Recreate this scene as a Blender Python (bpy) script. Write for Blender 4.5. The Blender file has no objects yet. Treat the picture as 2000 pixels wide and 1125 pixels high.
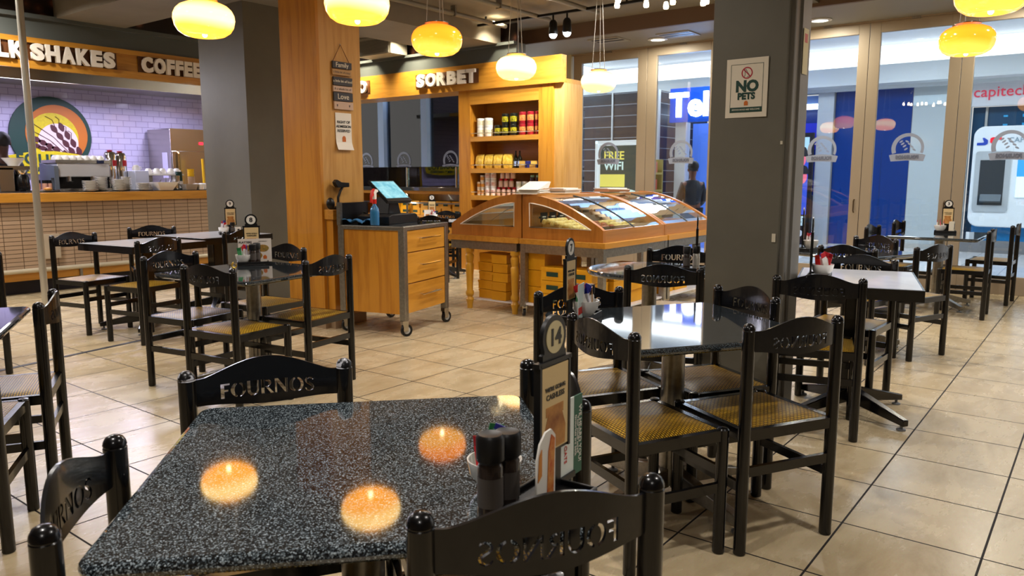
import bpy, bmesh, math, random
from mathutils import Vector, Matrix
random.seed(7)
S = bpy.context.scene
COL = S.collection
PI = math.pi
def R(a): return math.radians(a)

# ------------------------------------------------------------------ camera, world, exposure
CAMH = 1.424
PITCH, YAW, FPX = 0.14397, 0.657049, 1503.26
cam_d = bpy.data.cameras.new('camera'); cam = bpy.data.objects.new('camera', cam_d); COL.objects.link(cam)
cam_d.sensor_width = 36.0; cam_d.lens = FPX/2000*36.0; cam_d.clip_start = 0.02; cam_d.clip_end = 200
_F = Vector((math.cos(YAW)*math.cos(PITCH), math.sin(YAW)*math.cos(PITCH), -math.sin(PITCH)))
_R = Vector((math.sin(YAW), -math.cos(YAW), 0)); _U = _R.cross(_F)
cam.matrix_world = Matrix(((_R.x,_U.x,-_F.x,0),(_R.y,_U.y,-_F.y,0),(_R.z,_U.z,-_F.z,CAMH),(0,0,0,1)))
cam_d.dof.use_dof = True; cam_d.dof.focus_distance = 3.3; cam_d.dof.aperture_fstop = 7.5
S.camera = cam
S.view_settings.view_transform = 'Standard'; S.view_settings.look = 'None'
S.view_settings.gamma = 1.0; S.view_settings.exposure = 0.3
W = bpy.data.worlds.new('world'); S.world = W; W.use_nodes = True
W.node_tree.nodes['Background'].inputs[0].default_value = (1.0, 0.96, 0.92, 1)
W.node_tree.nodes['Background'].inputs[1].default_value = 0.75

def area_light(name, loc, size, power, color, target=None, spread=180, shape='DISK', sy=None):
    l = bpy.data.lights.new(name, 'AREA'); l.shape = shape; l.size = size
    if sy: l.size_y = sy
    l.energy = power; l.color = color; l.spread = R(spread)
    o = bpy.data.objects.new(name, l); COL.objects.link(o); o.location = loc
    d = (Vector(target)-Vector(loc)) if target else Vector((0,0,-1))
    o.rotation_euler = d.to_track_quat('-Z','Y').to_euler()
    return o
WARM = (1.0, 0.86, 0.66); NEUT = (1.0, 0.94, 0.88); COOL = (0.82, 0.88, 1.0)
CEIL = 3.6
# ceiling downlights of the dining room (their fittings are built with the ceiling)
DOWN = [(2.6,-0.6),(5.2,-0.7),(8.0,-0.2),(0.2,1.6),(3.0,3.0),(6.3,2.2),(0.6,5.4),(2.2,6.6),(5.9,3.6),(7.9,4.4),(1.2,8.6),(2.6,9.4),(8.0,2.6),(-1.6,-1.0),(4.6,0.3)]  # the last one is added to brighten the white marble table
for i,(x,y) in enumerate(DOWN):
    area_light('downlight_lamp', (x,y,CEIL-0.03), 0.16, 30, NEUT, spread=150)
# soffit downlights by the glass doors
SOFF = [(10.47,5.40),(10.47,3.12),(10.47,0.85)]
for x,y in SOFF: area_light('soffit_lamp', (x,y,3.375), 0.2, 24, (1.0,0.95,0.8), spread=180)
# cool kitchen lights behind the counter
for x in (3.2,4.6,5.5,6.6): area_light('kitchen_lamp', (x,11.5,2.66), 0.2, 26, (0.74,0.71,1.0), spread=170)
# warm lamps under the sorbet header and shelf lights
for y in (6.9,7.6,8.8,10.0): area_light('shelf_lamp', (8.6,y,CEIL-0.05), 0.2, 22, (1.0,0.88,0.66), target=(9.0,y,1.2), spread=120)
area_light('table_fill', (4.2,10.24,2.66), 5.0, 40, (0.86,0.86,1.0), target=(4.0,7.3,0.8), spread=110, shape='RECTANGLE', sy=0.3)  # fill light added under the valance to brighten the white tables
area_light('downlight_lamp',(3.2,9.6,CEIL-0.03),0.16,40,NEUT,spread=160)  # extra lamp without a fitting, added to light the header and mural
area_light('blue_glow_fill',(13.2,6.0,2.7),0.8,55,(0.25,0.5,1.0),target=(13.0,6.0,4.0),spread=170)  # added uplight in place of the blue shop front's glow on the ceiling
area_light('shelf_lamp',(9.16,9.3,1.15),0.04,7,(1.0,0.92,0.75),target=(9.45,9.3,0.8),spread=170,shape='RECTANGLE',sy=2.3)  # strip light added inside the gelato counter to brighten the cartons
# mall concourse lights
for y in (9.3,11.2,13.2): area_light('concourse_lamp', (12.3,y,3.85), 0.9, 110, (0.86,0.92,1.0), spread=170)  # extra lamps added to brighten the view behind the sorbet counter
for y in (-3,0,3,6,9,12): area_light('concourse_lamp', (14.2,y,3.88), 1.6, 85, (0.88,0.94,1.0), spread=170)

# ------------------------------------------------------------------ colours and materials
def lin(h):
    h = h.lstrip('#'); out = []
    for i in (0,2,4):
        c = int(h[i:i+2],16)/255.0
        out.append(c/12.92 if c <= 0.04045 else ((c+0.055)/1.055)**2.4)
    return tuple(out)+(1.0,)
MATS = {}
class NT:
    def __init__(s, m): s.t = m.node_tree; s.n = s.t.nodes; s.l = s.t.links
    def new(s, typ, **kw):
        nd = s.n.new(typ)
        for k,v in kw.items():
            if k == 'inp':
                for a,b in v.items(): nd.inputs[a].default_value = b
            else: setattr(nd, k, v)
        return nd
    def link(s, a, b): s.l.new(a, b)
def mat(name, color='#808080', rough=0.5, metal=0.0, emit=None, estr=0.0, coat=0.0, spec=0.5, trans=0.0, ior=1.45):
    if name in MATS: return MATS[name]
    m = bpy.data.materials.new(name); m.use_nodes = True
    b = m.node_tree.nodes['Principled BSDF']
    c = lin(color) if isinstance(color,str) else tuple(color)+(1.0,)
    b.inputs['Base Color'].default_value = c; b.inputs['Roughness'].default_value = rough; b.inputs['Metallic'].default_value = metal
    b.inputs['Specular IOR Level'].default_value = spec; b.inputs['Coat Weight'].default_value = coat; b.inputs['Coat Roughness'].default_value = 0.05
    b.inputs['Transmission Weight'].default_value = trans; b.inputs['IOR'].default_value = ior
    if emit:
        b.inputs['Emission Color'].default_value = lin(emit); b.inputs['Emission Strength'].default_value = estr
    MATS[name] = m; return m
def bsdf(m): return m.node_tree.nodes['Principled BSDF']
def coords(t, out='Object', scale=(1,1,1), rot=(0,0,0), loc=(0,0,0)):
    tc = t.new('ShaderNodeTexCoord'); mp = t.new('ShaderNodeMapping')
    mp.inputs['Scale'].default_value = scale; mp.inputs['Rotation'].default_value = rot; mp.inputs['Location'].default_value = loc
    t.link(tc.outputs[out], mp.inputs['Vector']); return mp.outputs['Vector']
def ramp(t, fac, stops, interp='LINEAR'):
    r = t.new('ShaderNodeValToRGB'); r.color_ramp.interpolation = interp
    el = r.color_ramp.elements
    while len(el) > 1: el.remove(el[-1])
    el[0].position = stops[0][0]; el[0].color = stops[0][1]
    for p,c in stops[1:]:
        e = el.new(p); e.color = c
    t.link(fac, r.inputs['Fac']); return r.outputs['Color']
def mixc(t, fac, a, b, mode='MIX'):
    mx = t.new('ShaderNodeMix', data_type='RGBA', blend_type=mode)
    for s,v in ((0,fac),(6,a),(7,b)):
        if hasattr(v,'links'): t.link(v, mx.inputs[s])
        else: mx.inputs[s].default_value = v
    return mx.outputs[2]
def math_(t, op, a, b=None):
    m = t.new('ShaderNodeMath', operation=op)
    for i,v in enumerate((a,b)):
        if v is None: continue
        if hasattr(v,'links'): t.link(v, m.inputs[i])
        else: m.inputs[i].default_value = v
    return m.outputs[0]
def bump(t, h, strength=0.3, dist=0.002):
    b = t.new('ShaderNodeBump'); b.inputs['Strength'].default_value = strength; b.inputs['Distance'].default_value = dist
    t.link(h, b.inputs['Height']); return b.outputs['Normal']

def wood_mat(name, base, dark, rough=0.35, scale=1.0, axis='z'):
    if name in MATS: return MATS[name]
    m = mat(name, base, rough, coat=0.15); t = NT(m)
    sc = {'z':(9,9,0.7),'x':(0.7,9,9),'y':(9,0.7,9)}[axis]
    v = coords(t, scale=tuple(scale*s for s in sc))
    n = t.new('ShaderNodeTexNoise', inp={'Scale':1.6,'Detail':6.0,'Roughness':0.62,'Distortion':0.6}); t.link(v, n.inputs['Vector'])
    n2 = t.new('ShaderNodeTexNoise', inp={'Scale':14.0,'Detail':3.0}); t.link(v, n2.inputs['Vector'])
    c = ramp(t, n.outputs['Fac'], [(0.30,lin(dark)),(0.55,lin(base)),(0.75,lin(base))])
    c2 = mixc(t, math_(t,'MULTIPLY',n2.outputs['Fac'],0.25), c, lin(dark))
    t.link(c2, bsdf(m).inputs['Base Color']); return m
def noisy(name, a, b, scale=3.0, rough=0.6, bumpv=0.0, **kw):
    if name in MATS: return MATS[name]
    m = mat(name, a, rough, **kw); t = NT(m); v = coords(t)
    n = t.new('ShaderNodeTexNoise', inp={'Scale':scale,'Detail':5.0,'Roughness':0.6}); t.link(v, n.inputs['Vector'])
    t.link(ramp(t, n.outputs['Fac'], [(0.35,lin(a)),(0.68,lin(b))]), bsdf(m).inputs['Base Color'])
    if bumpv: t.link(bump(t, n.outputs['Fac'], bumpv, 0.004), bsdf(m).inputs['Normal'])
    return m
def brick_mat(name, c1, c2, mortar, bw, bh, ms, plane='xz', offset=0.5, rough=0.3, bumpv=0.4, coat=0.0, loc=(0,0,0), dist=0.002, jit=True):
    if name in MATS: return MATS[name]
    m = mat(name, c1, rough, coat=coat); t = NT(m)
    tc = t.new('ShaderNodeTexCoord'); sp = t.new('ShaderNodeSeparateXYZ'); cb = t.new('ShaderNodeCombineXYZ')
    t.link(tc.outputs['Object'], sp.inputs[0])
    ax = {'x':0,'y':1,'z':2}
    t.link(sp.outputs[ax[plane[0]]], cb.inputs[0]); t.link(sp.outputs[ax[plane[1]]], cb.inputs[1])
    mp = t.new('ShaderNodeMapping'); mp.inputs['Location'].default_value = loc; t.link(cb.outputs[0], mp.inputs['Vector'])
    bk = t.new('ShaderNodeTexBrick'); bk.offset = offset
    for k,v in (('Scale',1.0),('Brick Width',bw),('Row Height',bh),('Mortar Size',ms),('Mortar Smooth',0.1),('Bias',0.0)): bk.inputs[k].default_value = v
    bk.inputs['Color1'].default_value = lin(c1); bk.inputs['Color2'].default_value = lin(c2); bk.inputs['Mortar'].default_value = lin(mortar)
    t.link(mp.outputs[0], bk.inputs['Vector'])
    t.link(bk.outputs['Color'], bsdf(m).inputs['Base Color'])
    if bumpv: 
        inv = math_(t,'SUBTRACT',1.0,bk.outputs['Fac'])
        t.link(bump(t, inv, bumpv, dist), bsdf(m).inputs['Normal'])
    return m

def floor_material():
    m = mat('floor_tile', '#CDB794', 0.22, spec=0.45); t = NT(m)
    v = coords(t, loc=(-0.235+0.0, -0.262, 0))
    bk = t.new('ShaderNodeTexBrick'); bk.offset = 0.0
    for k,val in (('Scale',1.0),('Brick Width',0.5),('Row Height',0.5),('Mortar Size',0.0045),('Mortar Smooth',0.15),('Bias',0.0)): bk.inputs[k].default_value = val
    bk.inputs['Color1'].default_value = (0.42,0.42,0.42,1); bk.inputs['Color2'].default_value = (0.58,0.58,0.58,1)
    t.link(v, bk.inputs['Vector'])
    v2 = coords(t, scale=(1.1,2.6,1), rot=(0,0,0.3))
    n = t.new('ShaderNodeTexNoise', inp={'Scale':1.9,'Detail':9.0,'Roughness':0.66,'Distortion':0.35}); t.link(v2, n.inputs['Vector'])
    n2 = t.new('ShaderNodeTexNoise', inp={'Scale':0.7,'Detail':2.0}); t.link(v2, n2.inputs['Vector'])
    n3 = t.new('ShaderNodeTexNoise', inp={'Scale':60.0,'Detail':4.0}); t.link(v2, n3.inputs['Vector'])
    base = ramp(t, n.outputs['Fac'], [(0.30,lin('#A08E6C')),(0.45,lin('#B7A482')),(0.60,lin('#C3B291')),(0.78,lin('#AE9B78'))])
    base = mixc(t, math_(t,'MULTIPLY',n2.outputs['Fac'],0.35), base, lin('#B3A07C'))
    base = mixc(t, 0.22, base, bk.outputs['Color'], 'OVERLAY')
    base = mixc(t, 0.10, base, n3.outputs['Color'], 'OVERLAY')
    c = mixc(t, bk.outputs['Fac'], base, lin('#1E1712'))
    t.link(c, bsdf(m).inputs['Base Color'])
    rg = math_(t,'ADD', math_(t,'MULTIPLY',n.outputs['Fac'],0.16), math_(t,'ADD',0.19,math_(t,'MULTIPLY',bk.outputs['Fac'],0.5)))
    t.link(rg, bsdf(m).inputs['Roughness'])
    inv = math_(t,'SUBTRACT',1.0,bk.outputs['Fac'])
    t.link(bump(t, inv, 0.35, 0.002), bsdf(m).inputs['Normal'])
    return m
def granite_material(name='granite', dark='#0D1013', lo='#20262B', hi='#A9B6BD', s=400.0, rough=0.05):
    if name in MATS: return MATS[name]
    m = mat(name, dark, rough, spec=0.7, coat=(0.6 if name=='granite' else 1.0)); t = NT(m); v = coords(t)
    vo = t.new('ShaderNodeTexVoronoi', inp={'Scale':s,'Randomness':1.0}); t.link(v, vo.inputs['Vector'])
    bw = t.new('ShaderNodeRGBToBW'); t.link(vo.outputs['Color'], bw.inputs[0])
    n = t.new('ShaderNodeTexNoise', inp={'Scale':s*0.55,'Detail':3.0}); t.link(v, n.inputs['Vector'])
    a = math_(t,'ADD', math_(t,'MULTIPLY',bw.outputs[0],0.6), math_(t,'MULTIPLY',n.outputs['Fac'],0.4))
    c = ramp(t, a, [(0.38,lin(dark)),(0.50,lin(lo)),(0.60,lin('#4B555B')),(0.74,lin(hi))])
    t.link(c, bsdf(m).inputs['Base Color']); return m
def weave_material():
    m = mat('woven_rattan', '#C89A2E', 0.38, spec=0.5); t = NT(m)
    v = coords(t, scale=(1,1,1))
    bk = t.new('ShaderNodeTexBrick'); bk.offset = 0.5
    for k,val in (('Scale',1.0),('Brick Width',0.0185),('Row Height',0.0105),('Mortar Size',0.0027),('Mortar Smooth',0.35),('Bias',0.1)): bk.inputs[k].default_value = val
    bk.inputs['Color1'].default_value = lin('#DDB42A'); bk.inputs['Color2'].default_value = lin('#C99C20'); bk.inputs['Mortar'].default_value = lin('#241604')
    t.link(v, bk.inputs['Vector'])
    n = t.new('ShaderNodeTexNoise', inp={'Scale':9.0,'Detail':3.0}); t.link(v, n.inputs['Vector'])
    c = mixc(t, math_(t,'MULTIPLY',n.outputs['Fac'],0.35), bk.outputs['Color'], lin('#B58028'))
    t.link(c, bsdf(m).inputs['Base Color'])
    inv = math_(t,'SUBTRACT',1.0,bk.outputs['Fac'])
    t.link(bump(t, inv, 0.9, 0.004), bsdf(m).inputs['Normal']); return m
def glass_material(name, tint='#FFFFFF', boost=1.0, rough=0.0, refl=(1,1,1,1)):
    if name in MATS: return MATS[name]
    m = bpy.data.materials.new(name); m.use_nodes = True; t = NT(m)
    for nd in list(t.n): t.n.remove(nd)
    out = t.new('ShaderNodeOutputMaterial'); mx = t.new('ShaderNodeMixShader')
    tr = t.new('ShaderNodeBsdfTransparent'); tr.inputs[0].default_value = lin(tint)
    gl = t.new('ShaderNodeBsdfGlossy'); gl.inputs['Roughness'].default_value = rough; gl.inputs['Color'].default_value = refl
    fr = t.new('ShaderNodeFresnel'); fr.inputs['IOR'].default_value = 1.5
    f2 = math_(t,'MINIMUM', math_(t,'MULTIPLY',fr.outputs[0],boost), 1.0)
    t.link(f2, mx.inputs[0]); t.link(tr.outputs[0], mx.inputs[1]); t.link(gl.outputs[0], mx.inputs[2]); t.link(mx.outputs[0], out.inputs[0])
    MATS[name] = m; return m
def lamp_material(name, stren, top, mid, bot):
    m = mat(name, '#E08A18', 0.12, coat=0.6); t = NT(m)
    tc = t.new('ShaderNodeTexCoord'); sp = t.new('ShaderNodeSeparateXYZ'); t.link(tc.outputs['Generated'], sp.inputs[0])
    n = t.new('ShaderNodeTexNoise', inp={'Scale':1.4,'Detail':1.0}); t.link(tc.outputs['Object'], n.inputs['Vector'])
    f = math_(t,'ADD', sp.outputs[2], math_(t,'MULTIPLY',math_(t,'SUBTRACT',n.outputs['Fac'],0.5),0.5))
    c = ramp(t, f, [(0.0,lin(bot)),(0.22,lin(bot)),(0.45,lin(mid)),(0.68,lin(mid)),(0.98,lin(top))])
    t.link(c, bsdf(m).inputs['Emission Color']); bsdf(m).inputs['Emission Strength'].default_value = stren
    return m
def beans_material():
    m = mat('coffee_bean_print', '#2A1710', 0.35); t = NT(m); v = coords(t, scale=(1,1,1.0))
    vo = t.new('ShaderNodeTexVoronoi', inp={'Scale':5.5,'Randomness':1.0}); t.link(v, vo.inputs['Vector'])
    wv = t.new('ShaderNodeTexNoise', inp={'Scale':9.0,'Detail':2.0}); t.link(v, wv.inputs['Vector'])
    d = ramp(t, vo.outputs['Distance'], [(0.0,lin('#E8B090')),(0.16,lin('#B07050')),(0.34,lin('#4A281E')),(0.5,lin('#1C100C'))])
    c = mixc(t, math_(t,'MULTIPLY',wv.outputs['Fac'],0.55), d, lin('#1A0E0B'))
    t.link(c, bsdf(m).inputs['Base Color']); return m
def emit_mat(name, color, s):
    return mat(name, '#202020', 0.5, emit=color, estr=s)

# ------------------------------------------------------------------ mesh builder
class MB:
    def __init__(s): s.v=[]; s.f=[]; s.m=[]; s.M=None; s.mi=0
    def add(s, vs, fs, mi=None):
        o = len(s.v)
        for p in vs:
            p = Vector(p)
            if s.M is not None: p = s.M @ p
            s.v.append(p)
        for f in fs: s.f.append([o+i for i in f]); s.m.append(s.mi if mi is None else mi)
        return s
    def box(s, x0,x1,y0,y1,z0,z1, mi=None):
        vs = [(x,y,z) for z in (z0,z1) for y in (y0,y1) for x in (x0,x1)]
        return s.add(vs, [(0,2,3,1),(4,5,7,6),(0,1,5,4),(1,3,7,5),(3,2,6,7),(2,0,4,6)], mi)
    def cbox(s, c, d, mi=None):
        return s.box(c[0]-d[0]/2,c[0]+d[0]/2,c[1]-d[1]/2,c[1]+d[1]/2,c[2]-d[2]/2,c[2]+d[2]/2, mi)
    def lathe(s, prof, n=20, c=(0,0,0), mi=None, cap=True):
        vs=[]; fs=[]; k=len(prof)
        for r,z in prof:
            for i in range(n):
                a=2*PI*i/n; vs.append((c[0]+r*math.cos(a), c[1]+r*math.sin(a), c[2]+z))
        for j in range(k-1):
            for i in range(n):
                i2=(i+1)%n; fs.append((j*n+i, j*n+i2, (j+1)*n+i2, (j+1)*n+i))
        if cap:
            if prof[0][0]>1e-4: fs.append(tuple(range(n-1,-1,-1)))
            if prof[-1][0]>1e-4: fs.append(tuple((k-1)*n+i for i in range(n)))
        return s.add(vs, fs, mi)
    def tube(s, pts, r, n=8, mi=None, closed=False):
        pts=[Vector(p) for p in pts]; rs = r if isinstance(r,(list,tuple)) else [r]*len(pts)
        vs=[]; fs=[]; up=None
        for i,p in enumerate(pts):
            if closed: d = pts[(i+1)%len(pts)]-pts[i-1]
            else: d = pts[min(i+1,len(pts)-1)]-pts[max(i-1,0)]
            d.normalize()
            if up is None:
                up = Vector((0,0,1)) if abs(d.z)<0.95 else Vector((1,0,0))
            a = d.cross(up); a.normalize(); b = a.cross(d); b.normalize(); up = b
            for k in range(n):
                t=2*PI*k/n; vs.append(p+rs[i]*(math.cos(t)*a+math.sin(t)*b))
        L=len(pts)
        for j in range(L if closed else L-1):
            j2=(j+1)%L
            for k in range(n):
                k2=(k+1)%n; fs.append((j*n+k, j*n+k2, j2*n+k2, j2*n+k))
        if not closed: fs.append(tuple(range(n-1,-1,-1))); fs.append(tuple((L-1)*n+k for k in range(n)))
        return s.add(vs, fs, mi)
    def prism(s, poly, a0, a1, axes='xyz', mi=None):
        # poly in the first two axes, extruded along the third
        n=len(poly); idx=['xyz'.index(c) for c in axes]
        area = sum(poly[i][0]*poly[(i+1)%n][1]-poly[(i+1)%n][0]*poly[i][1] for i in range(n))
        if area<0: poly=poly[::-1]
        vs=[]
        for a in (a0,a1):
            for u,w in poly:
                p=[0,0,0]; p[idx[0]]=u; p[idx[1]]=w; p[idx[2]]=a; vs.append(p)
        fs=[tuple(range(n-1,-1,-1)), tuple(range(n,2*n))]
        for i in range(n):
            j=(i+1)%n; fs.append((i,j,n+j,n+i))
        return s.add(vs, fs, mi)
    def quad(s, a,b,c,d, mi=None): return s.add([a,b,c,d],[(0,1,2,3)],mi)
    def sphere(s, c, r, n=12, m=8, mi=None, sc=(1,1,1)):
        prof=[]
        vs=[(c[0],c[1],c[2]-r*sc[2])]; fs=[]
        for j in range(1,m):
            th=-PI/2+PI*j/m
            for i in range(n):
                a=2*PI*i/n; vs.append((c[0]+r*sc[0]*math.cos(th)*math.cos(a), c[1]+r*sc[1]*math.cos(th)*math.sin(a), c[2]+r*sc[2]*math.sin(th)))
        vs.append((c[0],c[1],c[2]+r*sc[2])); T=len(vs)-1
        for i in range(n):
            i2=(i+1)%n; fs.append((0,1+i2,1+i)); fs.append((T,1+(m-2)*n+i,1+(m-2)*n+i2))
            for j in range(m-2): fs.append((1+j*n+i,1+j*n+i2,1+(j+1)*n+i2,1+(j+1)*n+i))
        return s.add(vs, fs, mi)
    def mesh(s, name, mats, ang=35):
        me = bpy.data.meshes.new(name); me.from_pydata([tuple(v) for v in s.v], [], s.f)
        for m in (mats if isinstance(mats,(list,tuple)) else [mats]): me.materials.append(m)
        me.polygons.foreach_set('material_index', s.m)
        bm = bmesh.new(); bm.from_mesh(me); bmesh.ops.recalc_face_normals(bm, faces=bm.faces); bm.to_mesh(me); bm.free()
        me.polygons.foreach_set('use_smooth', [True]*len(me.polygons)); me.set_sharp_from_angle(angle=R(ang)); me.polygons.foreach_set('use_smooth', [len(p.vertices)<=10 for p in me.polygons]); me.update()
        return me
def link(name, me, parent=None, bevel=0.0, seg=2):
    o = bpy.data.objects.new(name, me); COL.objects.link(o)
    if parent is not None: o.parent = parent
    if bevel:
        b = o.modifiers.new('bevel','BEVEL'); b.width = bevel; b.segments = seg; b.limit_method = 'ANGLE'; b.angle_limit = R(40)
    return o
def obj(name, mb, mats, parent=None, bevel=0.0, ang=35, seg=2): return link(name, mb.mesh(name, mats, ang), parent, bevel, seg)
def tag(o, label, cat, group=None):
    o['label']=label; o['category']=cat
    if group: o['group']=group
    return o
def thing(name, label, cat, loc=(0,0,0), rz=0.0, group=None):
    o = bpy.data.objects.new(name, None); COL.objects.link(o); o.empty_display_size=0.1
    o.location=loc; o.rotation_euler=(0,0,rz); return tag(o,label,cat,group)
def struct(name, mb, mats, bevel=0.0, ang=35):
    o = obj(name, mb, mats, None, bevel, ang); o['kind']='structure'; return o
def sub(o, name, mb, mats, **k): return obj(name, mb, mats, o, **k)
def dup(root, loc, rz, label, group=None):
    r = root.copy(); COL.objects.link(r); r.location=loc; r.rotation_euler=(0,0,rz); r['label']=label
    if group: r['group']=group
    for ch in list(root.children):
        c=ch.copy(); COL.objects.link(c); c.parent=r
        for g in list(ch.children):
            d=g.copy(); COL.objects.link(d); d.parent=c
    return r
def text_mesh(name, s, size, ext, m, origin, right, up, align='CENTER', sx=1.0, bold=0.0, space=1.0):
    cu = bpy.data.curves.new(name,'FONT'); cu.body=s; cu.size=size; cu.extrude=ext; cu.align_x=align; cu.align_y='CENTER'; cu.offset=bold; cu.space_character=space
    cu.resolution_u=3
    tmp = bpy.data.objects.new('tmp', cu); COL.objects.link(tmp)
    dg = bpy.context.evaluated_depsgraph_get(); me = bpy.data.meshes.new_from_object(tmp.evaluated_get(dg))
    bpy.data.objects.remove(tmp); me.name=name
    r=Vector(right).normalized(); u=Vector(up).normalized(); n=r.cross(u)
    M=Matrix(((r.x*sx,u.x,n.x,origin[0]),(r.y*sx,u.y,n.y,origin[1]),(r.z*sx,u.z,n.z,origin[2]),(0,0,0,1)))
    me.transform(M); me.materials.clear(); me.materials.append(m); return me
def text(parent, name, s, size, m, origin, right, up, ext=0.001, **k):
    me = text_mesh(name, s, size, ext, m, origin, right, up, **k); return link(name, me, parent)
def Yat(px, X): return X*math.tan(YAW-math.atan((px-1000)/FPX))
def join(parent, name, meshes, m):
    bm=bmesh.new()
    for me in meshes: bm.from_mesh(me)
    out=bpy.data.meshes.new(name); bm.to_mesh(out); bm.free(); out.materials.append(m)
    return link(name,out,parent)

# shared materials
M_black = mat('black_lacquer','#08080A',0.24,spec=0.5,coat=0.25)
M_blackp = mat('black_plastic','#0C0C0D',0.4)
M_frame = noisy('black_panel_paint','#0C0D10','#121419',6.0,0.22,coat=0.25)
M_weave = weave_material()
M_granite = granite_material()
M_granite2 = granite_material('granite_fine','#0A0B0C','#16191B','#4A5256',480.0,0.04)
M_steel = noisy('brushed_steel','#8E8B85','#A39F97',40.0,0.34,metal=0.9)
M_steel2 = mat('stainless','#B9B4AA',0.22,metal=1.0)
M_chrome = mat('chrome','#D8D8D8',0.1,metal=1.0)
M_white = mat('white_laminate','#E2E3EA',0.16,coat=0.2)
M_ceramic = mat('white_ceramic','#EDEBE4',0.15,coat=0.4)
M_woodF = wood_mat('honey_wood','#C98A2C','#A8691C',0.32)
M_woodL = wood_mat('light_honey_wood','#CFA05A','#B5833C',0.34)
M_woodX = wood_mat('honey_wood_long','#CB9036','#A9701F',0.32,axis='x')
M_woodY = wood_mat('honey_wood_cross','#CB9036','#A9701F',0.32,axis='y')
M_woodC = wood_mat('cherry_wood','#B57630','#9A5F22',0.3)
M_woodCX = wood_mat('cherry_wood_long','#BA7F3C','#A06A2C',0.3,axis='x')
M_woodCY = wood_mat('cherry_wood_cross','#B57630','#9A5F22',0.3,axis='y')
M_grey = noisy('grey_paint','#5D594D','#635F53',2.5,0.55,0.15)
M_glass = glass_material('clear_glass','#F4F8F6',1.0)
M_glassb = glass_material('window_glass','#F2F6F8',1.6)
M_paper = mat('white_paper','#E8E4DA',0.6)
M_kraft = mat('kraft_card','#CDA673',0.6)
M_green = mat('dark_green','#173A30',0.5)
M_yellowbox = noisy('yellow_carton','#DB9A08','#E3A512',5.0,0.5)
M_taupe = mat('taupe_frame','#A0907A',0.45)
# ------------------------------------------------------------------ room shell
floor = struct('floor', MB().box(-6,11.05,-6,14,-0.1,0), floor_material())
o = struct('trim_1', MB().prism([(-0.6,5.86),(6.2,7.16),(6.2,7.205),(-0.6,5.905)],0.0,0.003), mat('navy_joint_strip','#15151F',0.5))
M_ceil = noisy('ceiling_paint','#7A7366','#857D6F',1.5,0.7)
M_ceild = mat('ceiling_dark','#655D51',0.7)
struct('ceiling', MB().box(-6,9.8,-6,10.4,CEIL,CEIL+0.1), M_ceil)
struct('ceiling_soffit', MB().box(9.72,11.1,-6,14,3.4,CEIL+0.1), mat('soffit_paint','#8A8478',0.6))
struct('trim_2', MB().box(9.66,9.72,-6,14,3.4,CEIL), mat('brown_fascia','#66513F',0.6))
# dropped beams under the ceiling
struct('trim_3', MB().box(4.28,5.1,-6,10.3,3.31,CEIL), M_ceil)
struct('trim_4', MB().box(5.1,9.0,7.15,8.25,3.31,CEIL), M_ceil)
struct('trim_5', MB().box(5.1,9.7,2.9,3.15,3.44,CEIL), M_ceild)
M_header = mat('charcoal_header','#555955',0.3)
M_beans = beans_material()
struct('trim_6', MB().box(-6,8.9,10.28,10.5,3.05,3.31).box(-6,8.9,10.22,10.3,3.27,3.32), M_header)
struct('trim_7', MB().box(8.98,9.2,6.85,10.5,3.07,3.31).box(8.92,9.0,6.85,10.5,3.28,3.32), M_header)
# coffee bean mural boards above the headers
tag(obj('mural_panel', MB().box(1.0,8.9,10.33,10.36,3.32,CEIL-0.01), M_beans),'printed coffee bean mural above the milk shakes and coffee sign','mural')
tag(obj('mural_panel', MB().box(9.05,9.08,6.9,10.3,3.32,CEIL-0.01), M_beans),'printed coffee bean mural above the sorbet sign','mural')
# kitchen back wall and side walls
M_subway = brick_mat('subway_tile','#B9B3C9','#B2ACC6','#8F88A2',0.2,0.092,0.004,'xz',rough=0.12,coat=0.3,bumpv=0.6)
struct('wall_back', MB().box(-6,9.0,12.5,12.6,0,3.6), M_subway)
struct('ceiling_kitchen', MB().box(-6,9.2,10.5,12.6,2.72,2.8), mat('kitchen_ceiling','#8C8A88',0.35,metal=0.5))
struct('wall_left', MB().box(-6.1,-6,-6,14,0,CEIL+0.1), mat('warm_wall','#A08F76',0.6))
struct('wall_front', MB().box(-6,11.1,-6.1,-6,0,CEIL+0.1), MATS['warm_wall'])
for i,(x,y) in enumerate(DOWN):
    if x>9.6: continue
    t_ = thing('ceiling_downlight', 'round recessed downlight in the dining room ceiling', 'ceiling light', (x,y,CEIL), 0, 'dining room downlights')
    sub(t_,'trim_ring',MB().lathe([(0.085,0.0),(0.12,0.0),(0.125,-0.012),(0.085,-0.02)],24,cap=False),mat('white_ring','#D9D6CF',0.4))
    sub(t_,'diffuser',MB().lathe([(0.0,-0.004),(0.082,-0.004)],24,cap=False),emit_mat('lamp_glow','#FFF1D6',3.0))
for (x,y),lb in zip(SOFF,('oval glow of the soffit downlight left of the no pets column','glowing soffit downlight right of the no pets column','soffit downlight beyond the right hand pendants')):
    t_ = thing('soffit_downlight', lb, 'ceiling light', (x,y,3.4))
    sub(t_,'trim_ring',MB().lathe([(0.10,0.0),(0.14,0.0),(0.145,-0.012),(0.10,-0.02)],24,cap=False),MATS['white_ring'])
    sub(t_,'diffuser',MB().lathe([(0.0,-0.012),(0.10,-0.012)],24,cap=False),emit_mat('soffit_glow','#FFF8DC',14.0))

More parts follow.
